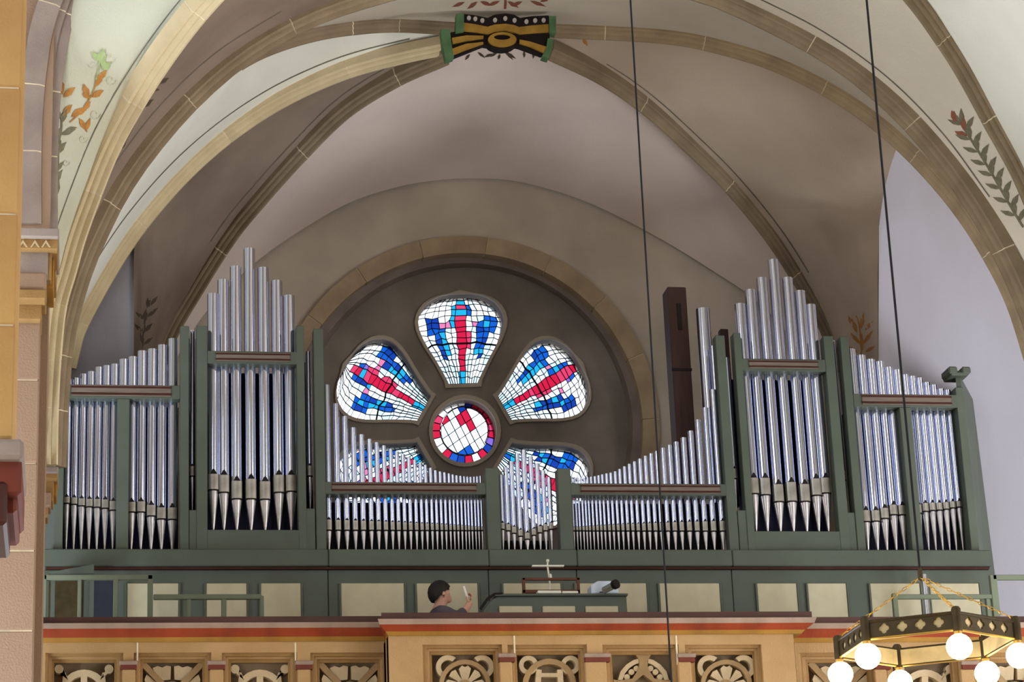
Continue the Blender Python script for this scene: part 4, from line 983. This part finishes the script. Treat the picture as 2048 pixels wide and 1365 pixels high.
# ============================================================ chandeliers and cables
def chandelier(ax, ay, az, label, cable_label, lit_power):
    view = math.atan2(ax, ay); rx = Vector((math.cos(view), -math.sin(view), 0)); aw = Vector((math.sin(view), math.cos(view), 0))
    R0 = .57; zt = az - .355; zb = zt - .11; C = Vector((ax, ay, 0))
    CH = empty('chandelier', (ax, ay, az), label, 'chandelier')
    cor = [C + R0 * (rx * math.cos(R(10 + 60 * k)) - aw * math.sin(R(10 + 60 * k))) for k in range(6)]
    def q4(cx, cz, s):
        pts = []
        for k in range(24):
            a = 2 * math.pi * k / 24; rr = s * (.72 + .28 * abs(math.cos(2 * a))); pts.append((cx + rr * math.cos(a), cz + rr * math.sin(a)))
        return pts
    for k in range(6):
        a, b = cor[k], cor[(k + 1) % 6]; L = (b - a).length; t = (b - a).normalized(); nrm = Vector((t.y, -t.x, 0)); nrm = nrm if nrm.dot((a + b) / 2 - C) < 0 else -nrm
        # flat plate in local (u along side, z); pierced with four quatrefoils
        out = [Vector((0, 0, 0)), Vector((L, 0, 0)), Vector((L, 0, .11)), Vector((0, 0, .11))]
        holes = [[Vector((u, 0, z)) for u, z in q4(L * (.2 + .2 * j), .06, .034)] for j in range(4)]
        pl = plate(out, holes, .01); pl.v = [a + t * p.x + nrm * p.y + Vector((0, 0, zb + p.z)) for p in pl.v]
        pl.build('pierced_panel', 'iron', CH)
        li = [a + (C - a) * .035 + Vector((0, 0, zb + .006)), b + (C - b) * .035 + Vector((0, 0, zb + .006))]
        MB().prism([li[0], li[1], li[1] + Vector((0, 0, .098)), li[0] + Vector((0, 0, .098))], [v_ + nrm * -.004 for v_ in (li[0], li[1], li[1] + Vector((0, 0, .098)), li[0] + Vector((0, 0, .098)))]).build('bulb_lit_lining', 'liner', CH)  # added lining, its cream stands in for bulb light on the inner faces
        MB().tube([a + Vector((0, 0, zb)), b + Vector((0, 0, zb))], .008, 6).build('lower_rim', 'brass', CH)
        MB().tube([a + Vector((0, 0, zt)), b + Vector((0, 0, zt))], .010, 6).build('upper_rim', 'iron', CH)
        MB().lathe((a.x, a.y, 0), [(.001, zb - .01), (.03, zb - .01), (.03, zt + .02), (.02, zt + .035), (.001, zt + .04)], 12).build('corner_post', 'iron', CH, smooth=True)
        MB().lathe((a.x, a.y, 0), [(.001, zb - .05), (.025, zb - .045), (.025, zb - .005), (.001, zb)], 12).build('socket', 'brass', CH, smooth=True)
        zc = zb - .105
        MB().lathe((a.x, a.y, 0), [(.081 * math.sin(R(18 * i)) + .0001, zc + .081 * math.cos(R(18 * i))) for i in range(11)], 20).build('bulb', 'bulb', CH, smooth=True)
        # chain of links
        cb = MB(); p0 = a + Vector((0, 0, zt + .02)); p1 = Vector((ax, ay, az)); n = 18
        if k % 2 == 1 or k == 0:
            for i in range(n):
                c = p0.lerp(p1, (i + .5) / n); d = (p1 - p0).normalized(); s_ = d.cross(Vector((0, 0, 1))).normalized(); o_ = s_ if i % 2 else d.cross(s_)
                hl = (p1 - p0).length / n * .62
                cb.tube([c + d * hl, c + o_ * .008 + d * hl * .4, c + o_ * .008 - d * hl * .4, c - d * hl, c - o_ * .008 - d * hl * .4, c - o_ * .008 + d * hl * .4, c + d * hl], .0028, 4, False)
            cb.build('chain', 'brass', CH)
    MB().lathe((ax, ay, 0), [(.001, az - .03), (.018, az - .02), (.018, az + .04), (.008, az + .06)], 10).build('top_ring', 'iron', CH)
    tag(MB().tube([(ax, ay, az + .05), (ax, ay, 17)], .0085, 8).build('hanging_cable', 'cable'), cable_label, 'cable')
    return CH
p = P(1841, 1155, 15); chandelier(p.x, p.y, p.z, 'hexagonal dark iron chandelier with lit globe bulbs at lower right', 'long black cable dropping to the lit chandelier at right', 1)
zq = p.z; p2 = P(1343, 1365, 20); chandelier(p2.x, p2.y, zq, 'second hexagonal chandelier hanging just below the picture', 'long black cable in the middle crossing the rose wall and gallery front', 1)
